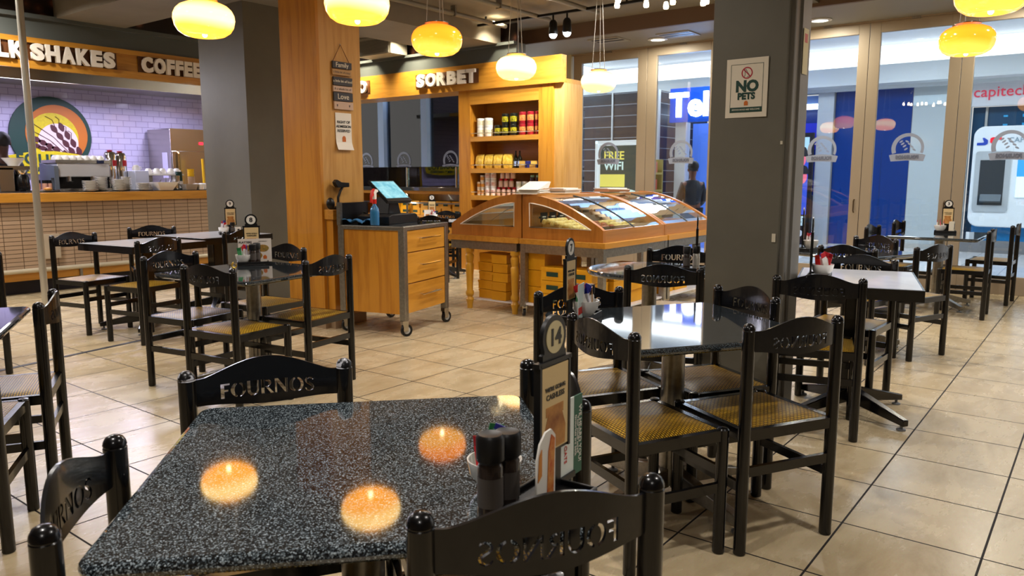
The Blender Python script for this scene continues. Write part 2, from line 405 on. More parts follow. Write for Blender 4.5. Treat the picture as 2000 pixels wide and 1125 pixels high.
# ------------------------------------------------------------------ columns
# grey column with timber cladding on the left
struct('column_grey', MB().box(5.09,5.75,7.62,8.52,0,CEIL), M_grey)
t_ = thing('timber_pillar','tall honey wood clad pillar with the family plaque and admission notice','pillar',(4.58,5.75,0))
sub(t_,'side_panel',MB().box(0,0.03,0,0.53,0.1,CEIL),M_woodF)
sub(t_,'front_panel',MB().box(0.03,0.51,0,0.03,0.1,CEIL),M_woodL)
sub(t_,'core',MB().box(0.03,0.49,0.03,0.52,0,CEIL),M_woodF)
sub(t_,'plinth',MB().box(-0.005,0.5,-0.005,0.525,0,0.1),mat('tile_plinth','#9C8468',0.3))
t_ = thing('side_ledge_cabinet','narrow wooden ledge cabinet between timber pillar and till trolley','cabinet',(4.6,5.62,0))
sub(t_,'body',MB().box(0.02,0.2,0.03,0.125,0.1,1.03),M_woodF)
sub(t_,'ledge_top',MB().box(0,0.22,0,0.125,1.03,1.12),M_woodX,bevel=0.004)
sub(t_,'plinth',MB().box(0.03,0.2,0.05,0.125,0,0.1),MATS['tile_plinth'])
# right column
t2 = thing('grey_column','grey painted square column carrying the no pets notice','column',(4.6,1.54,0))
sub(t2,'shaft',MB().box(0,0.2,0,0.46,0,CEIL),M_grey,bevel=0.006)
sub(t2,'side_channel',MB().box(0.03,0.24,-0.03,0.0,0,CEIL).box(0.1,0.25,-0.045,-0.03,0,CEIL),mat('grey_channel','#77736A',0.5))
sub(t2,'chipped_paint',MB().cbox((-0.002,0.03,1.06),(0.006,0.022,0.05)).cbox((-0.002,0.012,1.62),(0.005,0.012,0.02)),mat('bare_plaster','#C9C0AA',0.8))
# slim metal pole on the left
t_ = thing('metal_pole','slim pale metal pole rising before the milk shakes counter','pole',(3.42,9.0,0))
sub(t_,'shaft',MB().lathe([(0.035,0.01),(0.035,CEIL)],20),mat('pale_metal','#C9C4B6',0.3,metal=0.6))
sub(t_,'base_plate',MB().lathe([(0.08,0),(0.08,0.008),(0.04,0.014)],20),MATS['pale_metal'])

# ------------------------------------------------------------------ glass door wall (X = 11)
def zb(a,b): return a,b
panels = []
edges = [(7.18,5.828),(5.822,4.633),(4.627,3.683),(3.677,2.633),(2.627,1.568),(1.562,0.428),(0.422,-0.722),(-0.728,-1.9)]
M_logo = mat('frosted_decal','#9AA3B8',0.5)
def logo_decal(parent, y, z, s, flip=1):
    mb=MB(); n=26
    for k in range(n):
        a0=PI*(-0.12)+PI*1.24*k/n; a1=PI*(-0.12)+PI*1.24*(k+1)/n
        mb.quad((0,y-s*math.cos(a0),z+s*math.sin(a0)),(0,y-s*math.cos(a1),z+s*math.sin(a1)),(0,y-0.78*s*math.cos(a1)-0.04*s,z+0.78*s*math.sin(a1)),(0,y-0.78*s*math.cos(a0)-0.04*s,z+0.78*s*math.sin(a0)))
    zz=z-0.45*s
    b=[(-1.12,0.0),(-0.9,0.06),(0,0.14),(0.9,0.06),(1.12,0.0),(1.0,-0.42),(0,-0.36),(-1.0,-0.42)]
    mb.add([(0,y+u*s,zz+w*s) for u,w in b],[(0,1,2,3,4,5,6,7)])
    for dx,dz,rot in ((-0.25,0.1,0.5),(-0.1,0.28,0.5),(0.05,0.45,0.5),(0.2,0.15,-0.6),(0.32,0.3,-0.6),(-0.4,-0.1,0.5),(0.1,-0.05,-0.6),(0.42,0.45,-0.6)):
        pts=[]
        for k in range(8):
            a=2*PI*k/8; u=0.13*math.cos(a); w=0.06*math.sin(a)
            pts.append((0,y+s*(dx+u*math.cos(rot)-w*math.sin(rot)),z+s*(dz+u*math.sin(rot)+w*math.cos(rot))))
        mb.add(pts,[tuple(range(8))])
    d=sub(parent,'logo_decal',mb,M_logo)
    text(d,'decal_lettering','FOURNOS',0.30*s,mat('decal_letter','#6D7488',0.5),(0.004*-1,y,zz-0.14*s),(0,1,0),(0,0,1),ext=0.0008,bold=0.004)
labs=['glass door leaf beside the cream post, free wifi board beyond','glass door leaf showing the blue lit shop and seated passer-by','glass door leaf hidden behind the grey column','glass door leaf just right of the grey column','glass door leaf with pale shop panel beyond','glass door leaf before the cash machine','glass door leaf past the cash machine','glass door leaf at far right of the wall']
for k,(ya,yb) in enumerate(edges):
    t_=thing('glass_door',labs[k],'glass door',(11,0,0))
    mb=MB(); fw=0.16 if k<2 else 0.13
    y1,y0=ya,yb
    mb.box(-0.03,0.03,y0,y0+fw,0,3.38).box(-0.03,0.03,y1-fw,y1,0,3.38).box(-0.03,0.03,y0+fw,y1-fw,3.25,3.38).box(-0.03,0.03,y0+fw,y1-fw,0,0.22)
    sub(t_,'door_frame',mb,M_taupe,bevel=0.004)
    sub(t_,'glass_pane',MB().box(-0.004,0.004,y0+fw,y1-fw,0.22,3.25),M_glassb)
    sub(t_,'door_handle',MB().tube([(-0.03,y0+fw/2,0.95),(-0.06,y0+fw/2,0.97),(-0.06,y0+fw/2,1.1),(-0.03,y0+fw/2,1.12)],0.008),mat('bronze_handle','#5B4A36',0.3,metal=0.7))
    sub(t_,'top_pivot',MB().box(-0.06,-0.03,(y0+y1)/2-0.05,(y0+y1)/2+0.05,3.37,3.395),M_steel)
    yy=(y0+y1)/2; 
    if k in (0,1): yy=(y0+y1)/2
    logo_decal(t_,yy,1.78,0.19)
for o_ in [o for o in bpy.data.objects if o.name.startswith('logo_decal')]:
    o_.location.x=-0.012
struct('wall_right', MB().box(10.92,11.08,7.2,7.55,0,3.4), mat('cream_post','#C9C1A0',0.5))
struct('trim_8', MB().box(10.95,11.05,-6,7.2,3.38,3.4), M_taupe)
# windows behind the sorbet counter
for i,(ya,yb) in enumerate(((13.6,11.83),(11.67,10.63),(10.47,8.9))):
    w=bpy.data.objects.new('window_%d'%(i+1),None); COL.objects.link(w); w.location=(11,0,0); w['kind']='structure'
    sub(w,'glass_pane',MB().box(-0.004,0.004,yb,ya,0.3,3.4),M_glassb)
    sub(w,'sill_rail',MB().box(-0.03,0.03,yb,ya,0.0,0.3),M_taupe)
M_bluecol = mat('blue_lit_column','#A9C6F2',0.35)  # blue light on the columns is put into their base colour
struct('trim_9', MB().box(10.9,11.1,11.67,11.83,0,3.4), M_bluecol)
struct('trim_10', MB().box(10.9,11.1,10.47,10.63,0,3.4), M_bluecol)
for y in (12.3,11.2,9.95):
    p_=thing('window_decal',{12.3:'frosted logo decal on window glass left of the blue columns',11.2:'frosted logo decal on window glass between the blue columns',9.95:'frosted logo decal on window glass beside the shelf unit'}[y],'decal',(10.99,0,0))
    logo_decal(p_,y,1.72,0.19)

# ------------------------------------------------------------------ milk shake and coffee counter (along X at Y = 10.3)
ct = thing('service_counter','long service counter with honey wood edge and stacked tile front','counter',(1.0,10.3,0))
M_stack = brick_mat('stacked_tile','#B39A80','#A98F75','#5E4A38',0.195,0.05,0.004,'xz',offset=0.0,rough=0.35,bumpv=0.5)
sub(ct,'tiled_front',MB().box(0,6.2,0.04,0.14,0.30,1.12),M_stack)
sub(ct,'counter_top',MB().box(0,6.2,-0.02,0.55,1.115,1.225),M_woodX,bevel=0.004)
sub(ct,'stone_inlay',MB().box(0,6.2,0.1,0.75,1.225,1.235),mat('counter_stone','#3A3836',0.2))
sub(ct,'kick_board',MB().box(0,6.2,0.03,0.06,0.17,0.275),M_woodX)
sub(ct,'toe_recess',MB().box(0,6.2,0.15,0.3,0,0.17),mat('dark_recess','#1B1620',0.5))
sub(ct,'bumper_rail',MB().tube([(0,0.0,0.29),(6.2,0.0,0.29)],0.028,12),mat('pale_rail','#C9BFA6',0.3,metal=0.3))
for x in (1.2,2.3,3.35,4.4,5.4): sub(ct,'rail_post',MB().box(x,x+0.03,0.0,0.04,0.12,0.29),M_steel)
sub(ct,'back_panel',MB().box(0,6.2,0.5,0.54,0.1,1.115),M_steel)
sub(ct,'junction_box',MB().box(2.93,3.14,0.0,0.05,0.42,0.72),mat('junction_cream','#B7A993',0.5))
# sign board above
sg = thing('counter_sign','honey wood sign board reading MILK SHAKES and COFFEE in cream letters','sign',(1.0,10.25,0))
sub(sg,'upper_rail',MB().box(0,6.6,0,0.1,2.99,3.05),M_woodX)
sub(sg,'lower_rail',MB().box(0,6.6,0,0.12,2.69,2.78),M_woodX)
sub(sg,'back_board',MB().box(0,6.6,0.05,0.09,2.78,2.99),M_woodX)
sub(sg,'letter_recess',MB().box(1.6,3.99,0.03,0.05,2.78,2.99).box(4.27,5.4,0.03,0.05,2.78,2.99),mat('dark_recess_wood','#5A3312',0.4))
sub(sg,'steel_valance',MB().box(0,6.6,0.03,0.06,2.56,2.69),M_steel2)
M_letter = mat('cream_letter','#F2E9DA',0.4)
def sign_letters(parent, word, x0, x1, h, z, plane='X', yv=-0.02):
    n=len(word.replace(' ','')); wid={'I':0.45,'M':1.25,'L':0.8,'E':0.85,'F':0.82,'T':0.9,'S':0.92,' ':0.25,'O':1.15,'C':1.05}
    tot=sum(wid.get(c,1.0) for c in word); k=(x1-x0)/tot; x=x0
    for c in word:
        w=wid.get(c,1.0)*k
        if c!=' ':
            o=(x+w/2,yv,z) if plane=='X' else (yv,x+w/2 if x1>x0 else x+w/2,z)
            rr=(1,0,0) if plane=='X' else (0,-1,0)
            me=text_mesh('letter',c,h*1.42,0.022,M_letter,o,rr,(0,0,1),sx=1.0,bold=0.016)
            xs=[v.co.x if plane=='X' else v.co.y for v in me.vertices]; cw=max(xs)-min(xs); mid=(max(xs)+min(xs))/2
            zs=[v.co.z for v in me.vertices]; zm=(max(zs)+min(zs))/2; zh=max(zs)-min(zs)
            f=abs(w)*0.88/cw; ax=0 if plane=='X' else 1
            for v in me.vertices:
                v.co[ax]=(o[ax])+(v.co[ax]-mid)*f; v.co.z=z+(v.co.z-zm)*h/zh
            link('letter',me,parent)
        x+=w
sign_letters(sg,'MILK',2.28,2.91,0.20,2.885)
sign_letters(sg,'SHAKES',2.955,3.95,0.20,2.885)
sign_letters(sg,'COFFEE',4.285,5.13,0.20,2.885)
for i,x in enumerate((4.35,5.75)):
    t_=thing('kitchen_downlight',['small round kitchen downlight above the wall emblem','small round kitchen downlight under COFFEE sign'][i],'ceiling light',(x,11.4,2.72))
    sub(t_,'trim_ring',MB().lathe([(0.06,0.0),(0.085,0.0),(0.085,-0.01),(0.06,-0.012)],20,cap=False),MATS['white_ring'])
    sub(t_,'diffuser',MB().lathe([(0.0,-0.008),(0.06,-0.008)],20,cap=False),emit_mat('kitchen_glow','#FFFFFF',12.0))
# round wall emblem
em = thing('wall_emblem','large round wheat emblem on lilac tiles with yellow ribbon lettering','sign',(5.02,12.5,2.02))
def disc(r,y0,y1,cx=0,cz=0,n=48,sx=1,a0=0,a1=2*PI):
    full=abs(a1-a0-2*PI)<1e-6
    return [(cx+sx*r*math.cos(a0+(a1-a0)*k/(n if full else n-1)),cz+r*math.sin(a0+(a1-a0)*k/(n if full else n-1))) for k in range(n)]
sub(em,'green_disc',MB().prism(disc(0.565,0,0),-0.03,0,'xzy'),M_green)
sub(em,'orange_disc',MB().prism(disc(0.43,0,0,0.075,0.02),-0.036,-0.03,'xzy'),mat('emblem_orange','#B5661C',0.5))
sub(em,'yellow_disc',MB().prism(disc(0.35,0,0,0.02,-0.02),-0.042,-0.036,'xzy'),noisy('emblem_yellow','#C9B80E','#BBA60A',30.0,0.5))
sub(em,'cream_disc',MB().prism(disc(0.28,0,0,0.08,-0.10),-0.046,-0.042,'xzy'),mat('emblem_cream','#D3C4BE',0.5))
mb=MB(); 
def leaf(mb,cx,cz,l,w,a,y0,y1,n=12):
    p=[]
    for k in range(n):
        t=2*PI*k/n; u=l*math.cos(t); v=w*math.sin(t)*(1-0.35*abs(math.cos(t)))
        p.append((cx+u*math.cos(a)-v*math.sin(a),cz+u*math.sin(a)+v*math.cos(a)))
    mb.prism(p,y0,y1,'xzy')
for i in range(4):
    bx=0.03+0.075*i; bz=0.10-0.105*i
    leaf(mb,bx,bz,0.07,0.042,-0.95,-0.052,-0.046); leaf(mb,bx+0.105,bz+0.03-0.01*i,0.07,0.042,-1.25,-0.052,-0.046)
for i in range(4):
    bx=-0.22+0.085*i; bz=-0.06-0.045*i
    leaf(mb,bx,bz,0.065,0.04,-0.5,-0.052,-0.046); leaf(mb,bx-0.01,bz-0.09+0.01*i,0.065,0.034,-0.15,-0.052,-0.046)
mb.prism([(-0.1,-0.33),(0.35,-0.33),(0.33,-0.24),(0.25,-0.28),(0.15,-0.2),(0.08,-0.29),(-0.02,-0.26)],-0.05,-0.046,'xzy')
sub(em,'wheat_grains',mb,mat('emblem_maroon','#4A1F26',0.5))
mb=MB()
for a,b in (((-0.33,0.1),(0.2,-0.3)),((-0.3,0.2),(0.27,-0.3)),((-0.08,0.28),(0.05,0.12)),((0.06,0.28),(0.1,0.14)),((0.15,0.16),(0.19,0.05)),((0.22,0.08),(0.26,-0.04))):
    mb.tube([(a[0],-0.05,a[1]),((a[0]+b[0])/2+0.03,-0.05,(a[1]+b[1])/2+0.03),(b[0],-0.05,b[1])],0.004,6)
sub(em,'wheat_stalks',mb,MATS['emblem_maroon'])
rb=[(-0.62,-0.30),(-0.3,-0.24),(0,-0.225),(0.3,-0.26),(0.62,-0.34),(0.58,-0.46),(0.55,-0.52),(0.3,-0.56),(0,-0.57),(-0.3,-0.56),(-0.55,-0.53),(-0.6,-0.42)]
rbn=sub(em,'ribbon',MB().prism(rb,-0.07,-0.046,'xzy'),MATS['emblem_yellow'])
text(rbn,'ribbon_name','FOURNOS',0.21,M_green,(0,-0.075,-0.365),(1,0,-0.04),(0,0,1),ext=0.003,bold=0.006,space=1.1)
text(rbn,'ribbon_motto','A FAMILY \u2022 FAVOURITE',0.085,M_green,(0.02,-0.075,-0.495),(1,0,0),(0,0,1),ext=0.003,bold=0.002)

# stainless cabinet
fr = thing('steel_cabinet','tall stainless steel kitchen cabinet beside the tiled wall','cabinet',(6.45,11.75,0))
sub(fr,'body',MB().box(0,1.0,0.0,0.7,0.12,2.17),M_steel2,bevel=0.01)
sub(fr,'top_panel',MB().box(0.0,1.0,-0.012,0,1.85,2.17),M_steel2)
d1=sub(fr,'door',MB().box(0.01,0.99,-0.02,0,0.2,1.82),M_steel2,bevel=0.005)
sub(d1,'door_handle',MB().tube([(0.1,-0.02,1.2),(0.1,-0.06,1.22),(0.1,-0.06,1.78),(0.1,-0.02,1.8)],0.016),mat('gold_steel','#D0A860',0.25,metal=1.0))
sub(fr,'side_notice',MB().box(-0.006,-0.001,0.10,0.26,1.4,1.8),mat('lilac_paper','#C9C4E0',0.6))
sub(fr,'indicator_lamp',MB().box(0.48,0.54,-0.03,-0.012,1.93,1.97),emit_mat('red_lamp','#FF1A30',3.0))
for x_,y_ in ((0.05,0.1),(0.9,0.1),(0.05,0.55),(0.9,0.55)): sub(fr,'cabinet_foot',MB().box(x_,x_+0.05,y_,y_+0.05,0,0.12),M_steel)
t_=thing('yellow_broom_pole','yellow handled pole leaning by the steel cabinet','pole',(6.78,11.35,0))
sub(t_,'handle',MB().tube([(0,0,0.05),(0.02,0.1,1.7)],0.02,10),mat('yellow_plastic','#E8B50A',0.4))
sub(t_,'broom_head',MB().box(-0.15,0.15,-0.04,0.04,0.0,0.07),M_blackp)
# kitchen work bench along the back wall
bch=thing('kitchen_bench','steel work bench along the tiled kitchen wall','bench',(1.5,11.9,0))
sub(bch,'bench_top',MB().box(0,4.3,0,0.58,0.9,0.94),M_steel2)
sub(bch,'cabinet_front',MB().box(0.02,4.28,0.03,0.56,0.1,0.9),M_steel)

# --- things standing on the service counter (top at 1.235)
CT=1.236
def P3(x,y,z): return (x,y,z)
em1=thing('coffee_machine','wide steel espresso machine on counter carrying upside down cups','coffee machine',(4.50,10.72,CT))
sub(em1,'side_panel',MB().prism([(0,0.02),(0.02,0.02),(0.02,0.17),(0.12,0.17),(0.14,0.02),(0.45,0.02),(0.45,0.36),(0,0.32)],-0.19,-0.14,'yzx'),mat('blue_grey_steel','#76808F',0.3,metal=0.5))
sub(em1,'body',MB().box(-0.14,0.52,0.03,0.45,0.18,0.36),mat('pale_steel','#C9CACB',0.3,metal=0.4),bevel=0.01)
sub(em1,'back_base',MB().box(-0.14,0.52,0.16,0.45,0.0,0.18),M_blackp)
sub(em1,'drip_tray',MB().box(-0.14,0.52,0.0,0.3,0.0,0.03),M_steel2)
sub(em1,'cup_rail',MB().box(-0.16,0.54,0.02,0.46,0.36,0.40),M_steel2)
sub(em1,'control_panel',MB().box(0.36,0.44,-0.0,0.03,0.36,0.40),mat('navy_display','#1B2548',0.3))
for x in (0.0,0.3):
    g=sub(em1,'group_head',MB().lathe([(0.035,-0.04),(0.035,0.03)],14,(x,0.06,0.16)),M_chrome)
    sub(g,'portafilter',MB().tube([(x,0.06,0.12),(x,-0.08,0.11)],0.012),M_blackp)
cup_me=MB().lathe([(0.044,0.0),(0.046,0.004),(0.042,0.03),(0.024,0.058),(0.02,0.062),(0.0,0.062)],16).tube([(0.042,0,0.012),(0.062,0,0.02),(0.062,0,0.036),(0.036,0,0.044)],0.005,6).mesh('coffee_cup',M_ceramic)
k=0
for r in range(2):
    for c in range(7):
        o_=link('coffee_cup',cup_me); o_.location=(4.42+c*0.088+random.uniform(-.006,.006),10.83+r*0.11,CT+0.401); o_.rotation_euler=(0,0,random.uniform(0,6))
        tag(o_,'white cup upside down on top of the espresso machine','cup','cups on the espresso machine')
gr=thing('coffee_grinder','steel coffee grinder with dark jug behind the metal pole','coffee grinder',(3.84,10.7,CT))
sub(gr,'body',MB().box(-0.17,0.0,0.0,0.34,0,0.30),M_steel2,bevel=0.008)
sub(gr,'top_shelf',MB().box(-0.2,0.22,0.0,0.36,0.27,0.315),M_steel2)
sub(gr,'jug',MB().lathe([(0.085,0.0),(0.095,0.03),(0.085,0.17),(0.07,0.2)],18,(0.11,0.1,0.01)),M_black)
sub(gr,'chute',MB().lathe([(0.06,0.2),(0.08,0.26),(0.08,0.27)],16,(0.11,0.1,0.0)),M_chrome)
bw_=thing('serving_bowl','white fluted bowl on top of the steel grinder','bowl',(3.9,10.86,CT+0.3155))
sub(bw_,'bowl_shell',MB().lathe([(0.0,0.0),(0.06,0.0),(0.075,0.03),(0.125,0.09),(0.13,0.1),(0.12,0.1),(0.06,0.035),(0.0,0.025)],22),M_ceramic)
for (x_,y_,h_,lb_) in ((5.13,10.95,0.53,'chrome coffee canister with red label behind espresso machine, left of two'),(5.29,11.0,0.52,'chrome coffee canister behind espresso machine, right of two')):
    tn=thing('coffee_tin',lb_,'canister',(x_,y_,CT),0,'chrome canisters behind the espresso machine')
    sub(tn,'canister_body',MB().lathe([(0.075,0),(0.078,0.01),(0.078,h_-0.05),(0.06,h_-0.01),(0.03,h_)],20),M_chrome)
    sub(tn,'lid',MB().lathe([(0.03,h_),(0.04,h_+0.015),(0.0,h_+0.02)],14),mat('red_paint','#B3131F',0.35))
    sub(tn,'red_label',MB().prism([(0.0796*math.cos(a),0.0796*math.sin(a)) for a in [R(-95+8*i) for i in range(9)]]+[(0.0775*math.cos(a),0.0775*math.sin(a)) for a in [R(-31-8*i) for i in range(9)]],0.33,0.41,'xyz'),MATS['red_paint'])
plate_me=MB().lathe([(0.0,0.0),(0.045,0.0),(0.055,0.006),(0.083,0.014),(0.083,0.017),(0.05,0.010),(0.0,0.008)],20).mesh('side_plate',M_ceramic)
for s_,(x,y,n,sc) in enumerate(((4.62,10.45,8,1.12),(4.81,10.56,11,0.95),(4.99,10.45,9,1.05),(5.15,10.58,11,0.85),(5.33,10.47,6,1.3))):
    lb=['leftmost stack of white side plates on the service counter','second stack of white plates from left, taller, on counter','middle stack of white plates on the service counter','tall narrow stack of white saucers right of middle on counter','low wide stack of white plates rightmost on counter'][s_]
    for i in range(n):
        o_=link('side_plate',plate_me); o_.location=(x+random.uniform(-.002,.002),y,CT+i*0.0165); o_.scale=(sc,sc,1); tag(o_,'white plate in the '+lb.replace(' on the service counter',' on counter'),'plate','plate stack %s'%['one','two','three','four','five'][s_])
sb=thing('square_bowl','white square bowl of cutlery on the service counter','bowl',(5.60,10.45,CT))
sub(sb,'bowl_shell',MB().add([(-0.09,-0.08,0),(0.09,-0.08,0),(0.09,0.08,0),(-0.09,0.08,0),(-0.15,-0.13,0.11),(0.15,-0.13,0.11),(0.15,0.13,0.11),(-0.15,0.13,0.11),(-0.13,-0.11,0.105),(0.13,-0.11,0.105),(0.13,0.11,0.105),(-0.13,0.11,0.105),(-0.08,-0.07,0.015),(0.08,-0.07,0.015),(0.08,0.07,0.015),(-0.08,0.07,0.015)],
  [(3,2,1,0),(0,1,5,4),(1,2,6,5),(2,3,7,6),(3,0,4,7),(4,5,9,8),(5,6,10,9),(6,7,11,10),(7,4,8,11),(8,9,13,12),(9,10,14,13),(10,11,15,14),(11,8,12,15),(12,13,14,15)]),M_ceramic)
sub(sb,'cutlery',MB().tube([(-0.08,0,0.02),(-0.02,0.03,0.14)],0.006,6).tube([(0.03,0,0.02),(0.05,0.02,0.17)],0.006,6).tube([(0.06,0.03,0.02),(0.1,0.0,0.15)],0.006,6),M_chrome)
cb=thing('cup_tray','white cup rack with upturned cups on the service counter','rack',(5.36,10.75,CT))
sub(cb,'white_bin',MB().box(0,0.2,0,0.25,0,0.27),mat('pale_blue_plastic','#C7CCE0',0.3),bevel=0.01)
sub(cb,'tray',MB().box(0.2,0.72,0,0.25,0.2,0.225),M_ceramic,bevel=0.005)
sub(cb,'tray_support',MB().box(0.25,0.3,0.1,0.2,0,0.2).box(0.62,0.67,0.1,0.2,0,0.2),M_steel)
big=MB().lathe([(0.052,0.0),(0.054,0.004),(0.05,0.04),(0.03,0.075),(0.0,0.08)],16).tube([(0.05,0,0.015),(0.073,0,0.025),(0.073,0,0.045),(0.044,0,0.055)],0.006,6).mesh('mug',M_ceramic)
for c in range(6):
    o_=link('mug',big); 
    o_.location=(5.44,10.87,CT+0.2705) if c==0 else (5.52+0.105*c,10.86+0.03*(c%2),CT+0.2255)
    o_.rotation_euler=(0,0,c*1.3); tag(o_,'white mug upturned on the cup rack beside the steel cabinet','mug','mugs on the cup rack')
jg=thing('milk_jug','tall steel cup standing before the mug tray on counter','jug',(5.82,10.53,CT))
sub(jg,'jug_body',MB().lathe([(0.045,0),(0.05,0.02),(0.062,0.2),(0.06,0.2),(0.045,0.02)],20),M_steel2)
rm=thing('ramekin','small square grey bowl on the counter beside the steel cup','bowl',(5.98,10.45,CT))
sub(rm,'bowl_shell',MB().add([(-0.07,-0.06,0),(0.07,-0.06,0),(0.07,0.06,0),(-0.07,0.06,0),(-0.1,-0.09,0.08),(0.1,-0.09,0.08),(0.1,0.09,0.08),(-0.1,0.09,0.08),(-0.06,-0.05,0.02),(0.06,-0.05,0.02),(0.06,0.05,0.02),(-0.06,0.05,0.02)],[(3,2,1,0),(0,1,5,4),(1,2,6,5),(2,3,7,6),(3,0,4,7),(4,5,9,8),(5,6,10,9),(6,7,11,10),(7,4,8,11),(8,9,10,11)]),mat('grey_ceramic','#A8A195',0.3))
for i,(x,y,h,lb,mm) in enumerate(((6.06,10.52,0.19,'stack of beige paper lids near the right end of counter',mat('beige_paper','#B59678',0.6)),(6.0,10.75,0.26,'stack of green and white takeaway cups on counter',M_green),(6.17,10.72,0.30,'tall stack of yellow takeaway cups on counter',MATS['yellow_plastic']))):
    pr=[]
    for j in range(10): pr+= [(0.044,j*h/10),(0.05,(j+0.85)*h/10)]
    t_=thing('takeaway_cups',lb,'cups',(x,y,CT)); sub(t_,'cup_stack',MB().lathe(pr,18),mm)
    if i==1: sub(t_,'white_band',MB().lathe([(0.0505,0.02),(0.0515,0.12)],18,cap=False),M_ceramic)
for i,(x,y) in enumerate(((6.14,10.42),(6.18,10.35),(6.27,10.44))):
    o_=obj('sugar_pot',MB().lathe([(0.035,0),(0.045,0.03),(0.045,0.08),(0.03,0.09),(0,0.092)],16),M_ceramic); o_.location=(x-0.05,y+0.05,CT)
    tag(o_,['small white pot at counter end, leftmost of three','small white pot at counter end, front of three','small white pot at counter end by the grey column'][i],'pot')
t_=thing('metal_tray','round dark tray with small plates left of espresso machine','tray',(4.12,10.6,CT))
sub(t_,'tray_base',MB().lathe([(0,0),(0.18,0),(0.19,0.015),(0.185,0.015),(0.175,0.005),(0,0.005)],28),M_steel)
sub(t_,'pastry',MB().sphere((0.05,0,0.03),0.04,12,8,sc=(1.2,1,0.6)),mat('pastry_crust','#C98A3A',0.5))
for i,(x,y) in enumerate(((4.16,10.86),(4.23,10.84),(4.3,10.87))):
    o_=thing('spice_jar',['small glass jar with black lid left of the espresso machine','middle small jar beside the espresso machine','small jar nearest the espresso machine'][i],'jar',(x,y,CT))
    sub(o_,'jar',MB().lathe([(0.03,0),(0.032,0.01),(0.032,0.1)],14),mat('peach_salt','#D8A08A',0.3)); sub(o_,'lid',MB().lathe([(0.03,0.1),(0.03,0.14)],14),M_blackp)

# --- worker behind the counter (back of the head)
def skin_person(name, joints, edges, radii, m, lv=2):
    me=bpy.data.meshes.new(name); me.from_pydata(joints,edges,[]); o=bpy.data.objects.new(name,me); COL.objects.link(o)
    sk=o.modifiers.new('skin','SKIN'); 
    for i,r in enumerate(radii): me.skin_vertices[0].data[i].radius=(r if isinstance(r,tuple) else (r,r))
    me.skin_vertices[0].data[0].use_root=True
    ss=o.modifiers.new('sub','SUBSURF'); ss.levels=lv; ss.render_levels=lv
    dg=bpy.context.evaluated_depsgraph_get(); m2=bpy.data.meshes.new_from_object(o.evaluated_get(dg)); bpy.data.objects.remove(o)
    m2.materials.clear(); m2.materials.append(m); m2.polygons.foreach_set('use_smooth',[True]*len(m2.polygons)); m2.name=name
    return m2
M_skinD=mat('dark_skin','#4A2E22',0.5)
J=[(0,0,0.95),(0,0,1.15),(0,0.01,1.36),(0,0.0,1.46),(0,0.0,1.52),(0,-0.01,1.62),(0,-0.01,1.72),
   (0.17,0,1.38),(0.24,-0.02,1.12),(0.2,-0.2,0.98),(0.19,-0.28,0.97),(-0.17,0,1.38),(-0.24,-0.02,1.12),(-0.2,-0.2,0.98),(-0.19,-0.28,0.97),
   (0.1,0,0.9),(0.11,-0.01,0.5),(0.11,0.02,0.08),(0.12,-0.12,0.03),(-0.1,0,0.9),(-0.11,-0.01,0.5),(-0.11,0.02,0.08),(-0.12,-0.12,0.03)]
Ed=[(0,1),(1,2),(2,3),(3,4),(4,5),(5,6),(2,7),(7,8),(8,9),(9,10),(2,11),(11,12),(12,13),(13,14),(0,15),(15,16),(16,17),(17,18),(0,19),(19,20),(20,21),(21,22)]
Rd=[(0.15,0.11),(0.14,0.1),(0.15,0.1),0.06,0.055,(0.085,0.1),(0.075,0.085),0.06,0.05,0.038,0.035,0.06,0.05,0.038,0.035,0.09,0.06,0.045,0.04,0.09,0.06,0.045,0.04]
pm=skin_person('body',J,Ed,Rd,M_skinD)
w_=thing('person','person in dark shirt behind the counter, seen from behind at left edge','person',(3.93,11.25,0.19),PI)
link('body',pm,w_)
sub(w_,'hair',MB().sphere((0,0.015,1.70),0.1,18,12,sc=(0.92,1.12,1.02)),mat('black_hair','#15100F',0.7))
Js=[J[i] for i in (0,1,2,7,8,11,12,3,9,13)]
sm=skin_person('shirt',Js,[(0,1),(1,2),(2,3),(3,4),(2,5),(5,6),(2,7),(4,8),(6,9)],[(0.17,0.13),(0.16,0.12),(0.17,0.12),0.075,0.064,0.075,0.064,0.072,0.05,0.05],mat('black_shirt','#101116',0.8))
link('shirt',sm,w_)
sub(w_,'trousers',MB().tube([(0.1,0,0.95),(0.11,-0.01,0.5),(0.11,0.02,0.1)],[0.115,0.085,0.07],14).tube([(-0.1,0,0.95),(-0.11,-0.01,0.5),(-0.11,0.02,0.1)],[0.115,0.085,0.07],14),mat('dark_trousers','#1A1A1E',0.8))
for s_ in (-1,1): sub(w_,'ear',MB().sphere((s_*0.092,0.0,1.66),0.026,10,8,sc=(0.5,0.8,1.2)),M_skinD)
tag(obj('duck_board',MB().box(3.2,4.7,10.95,11.6,0,0.19),mat('dark_rubber','#222222',0.8)),'dark raised floor board behind the service counter','floor board')

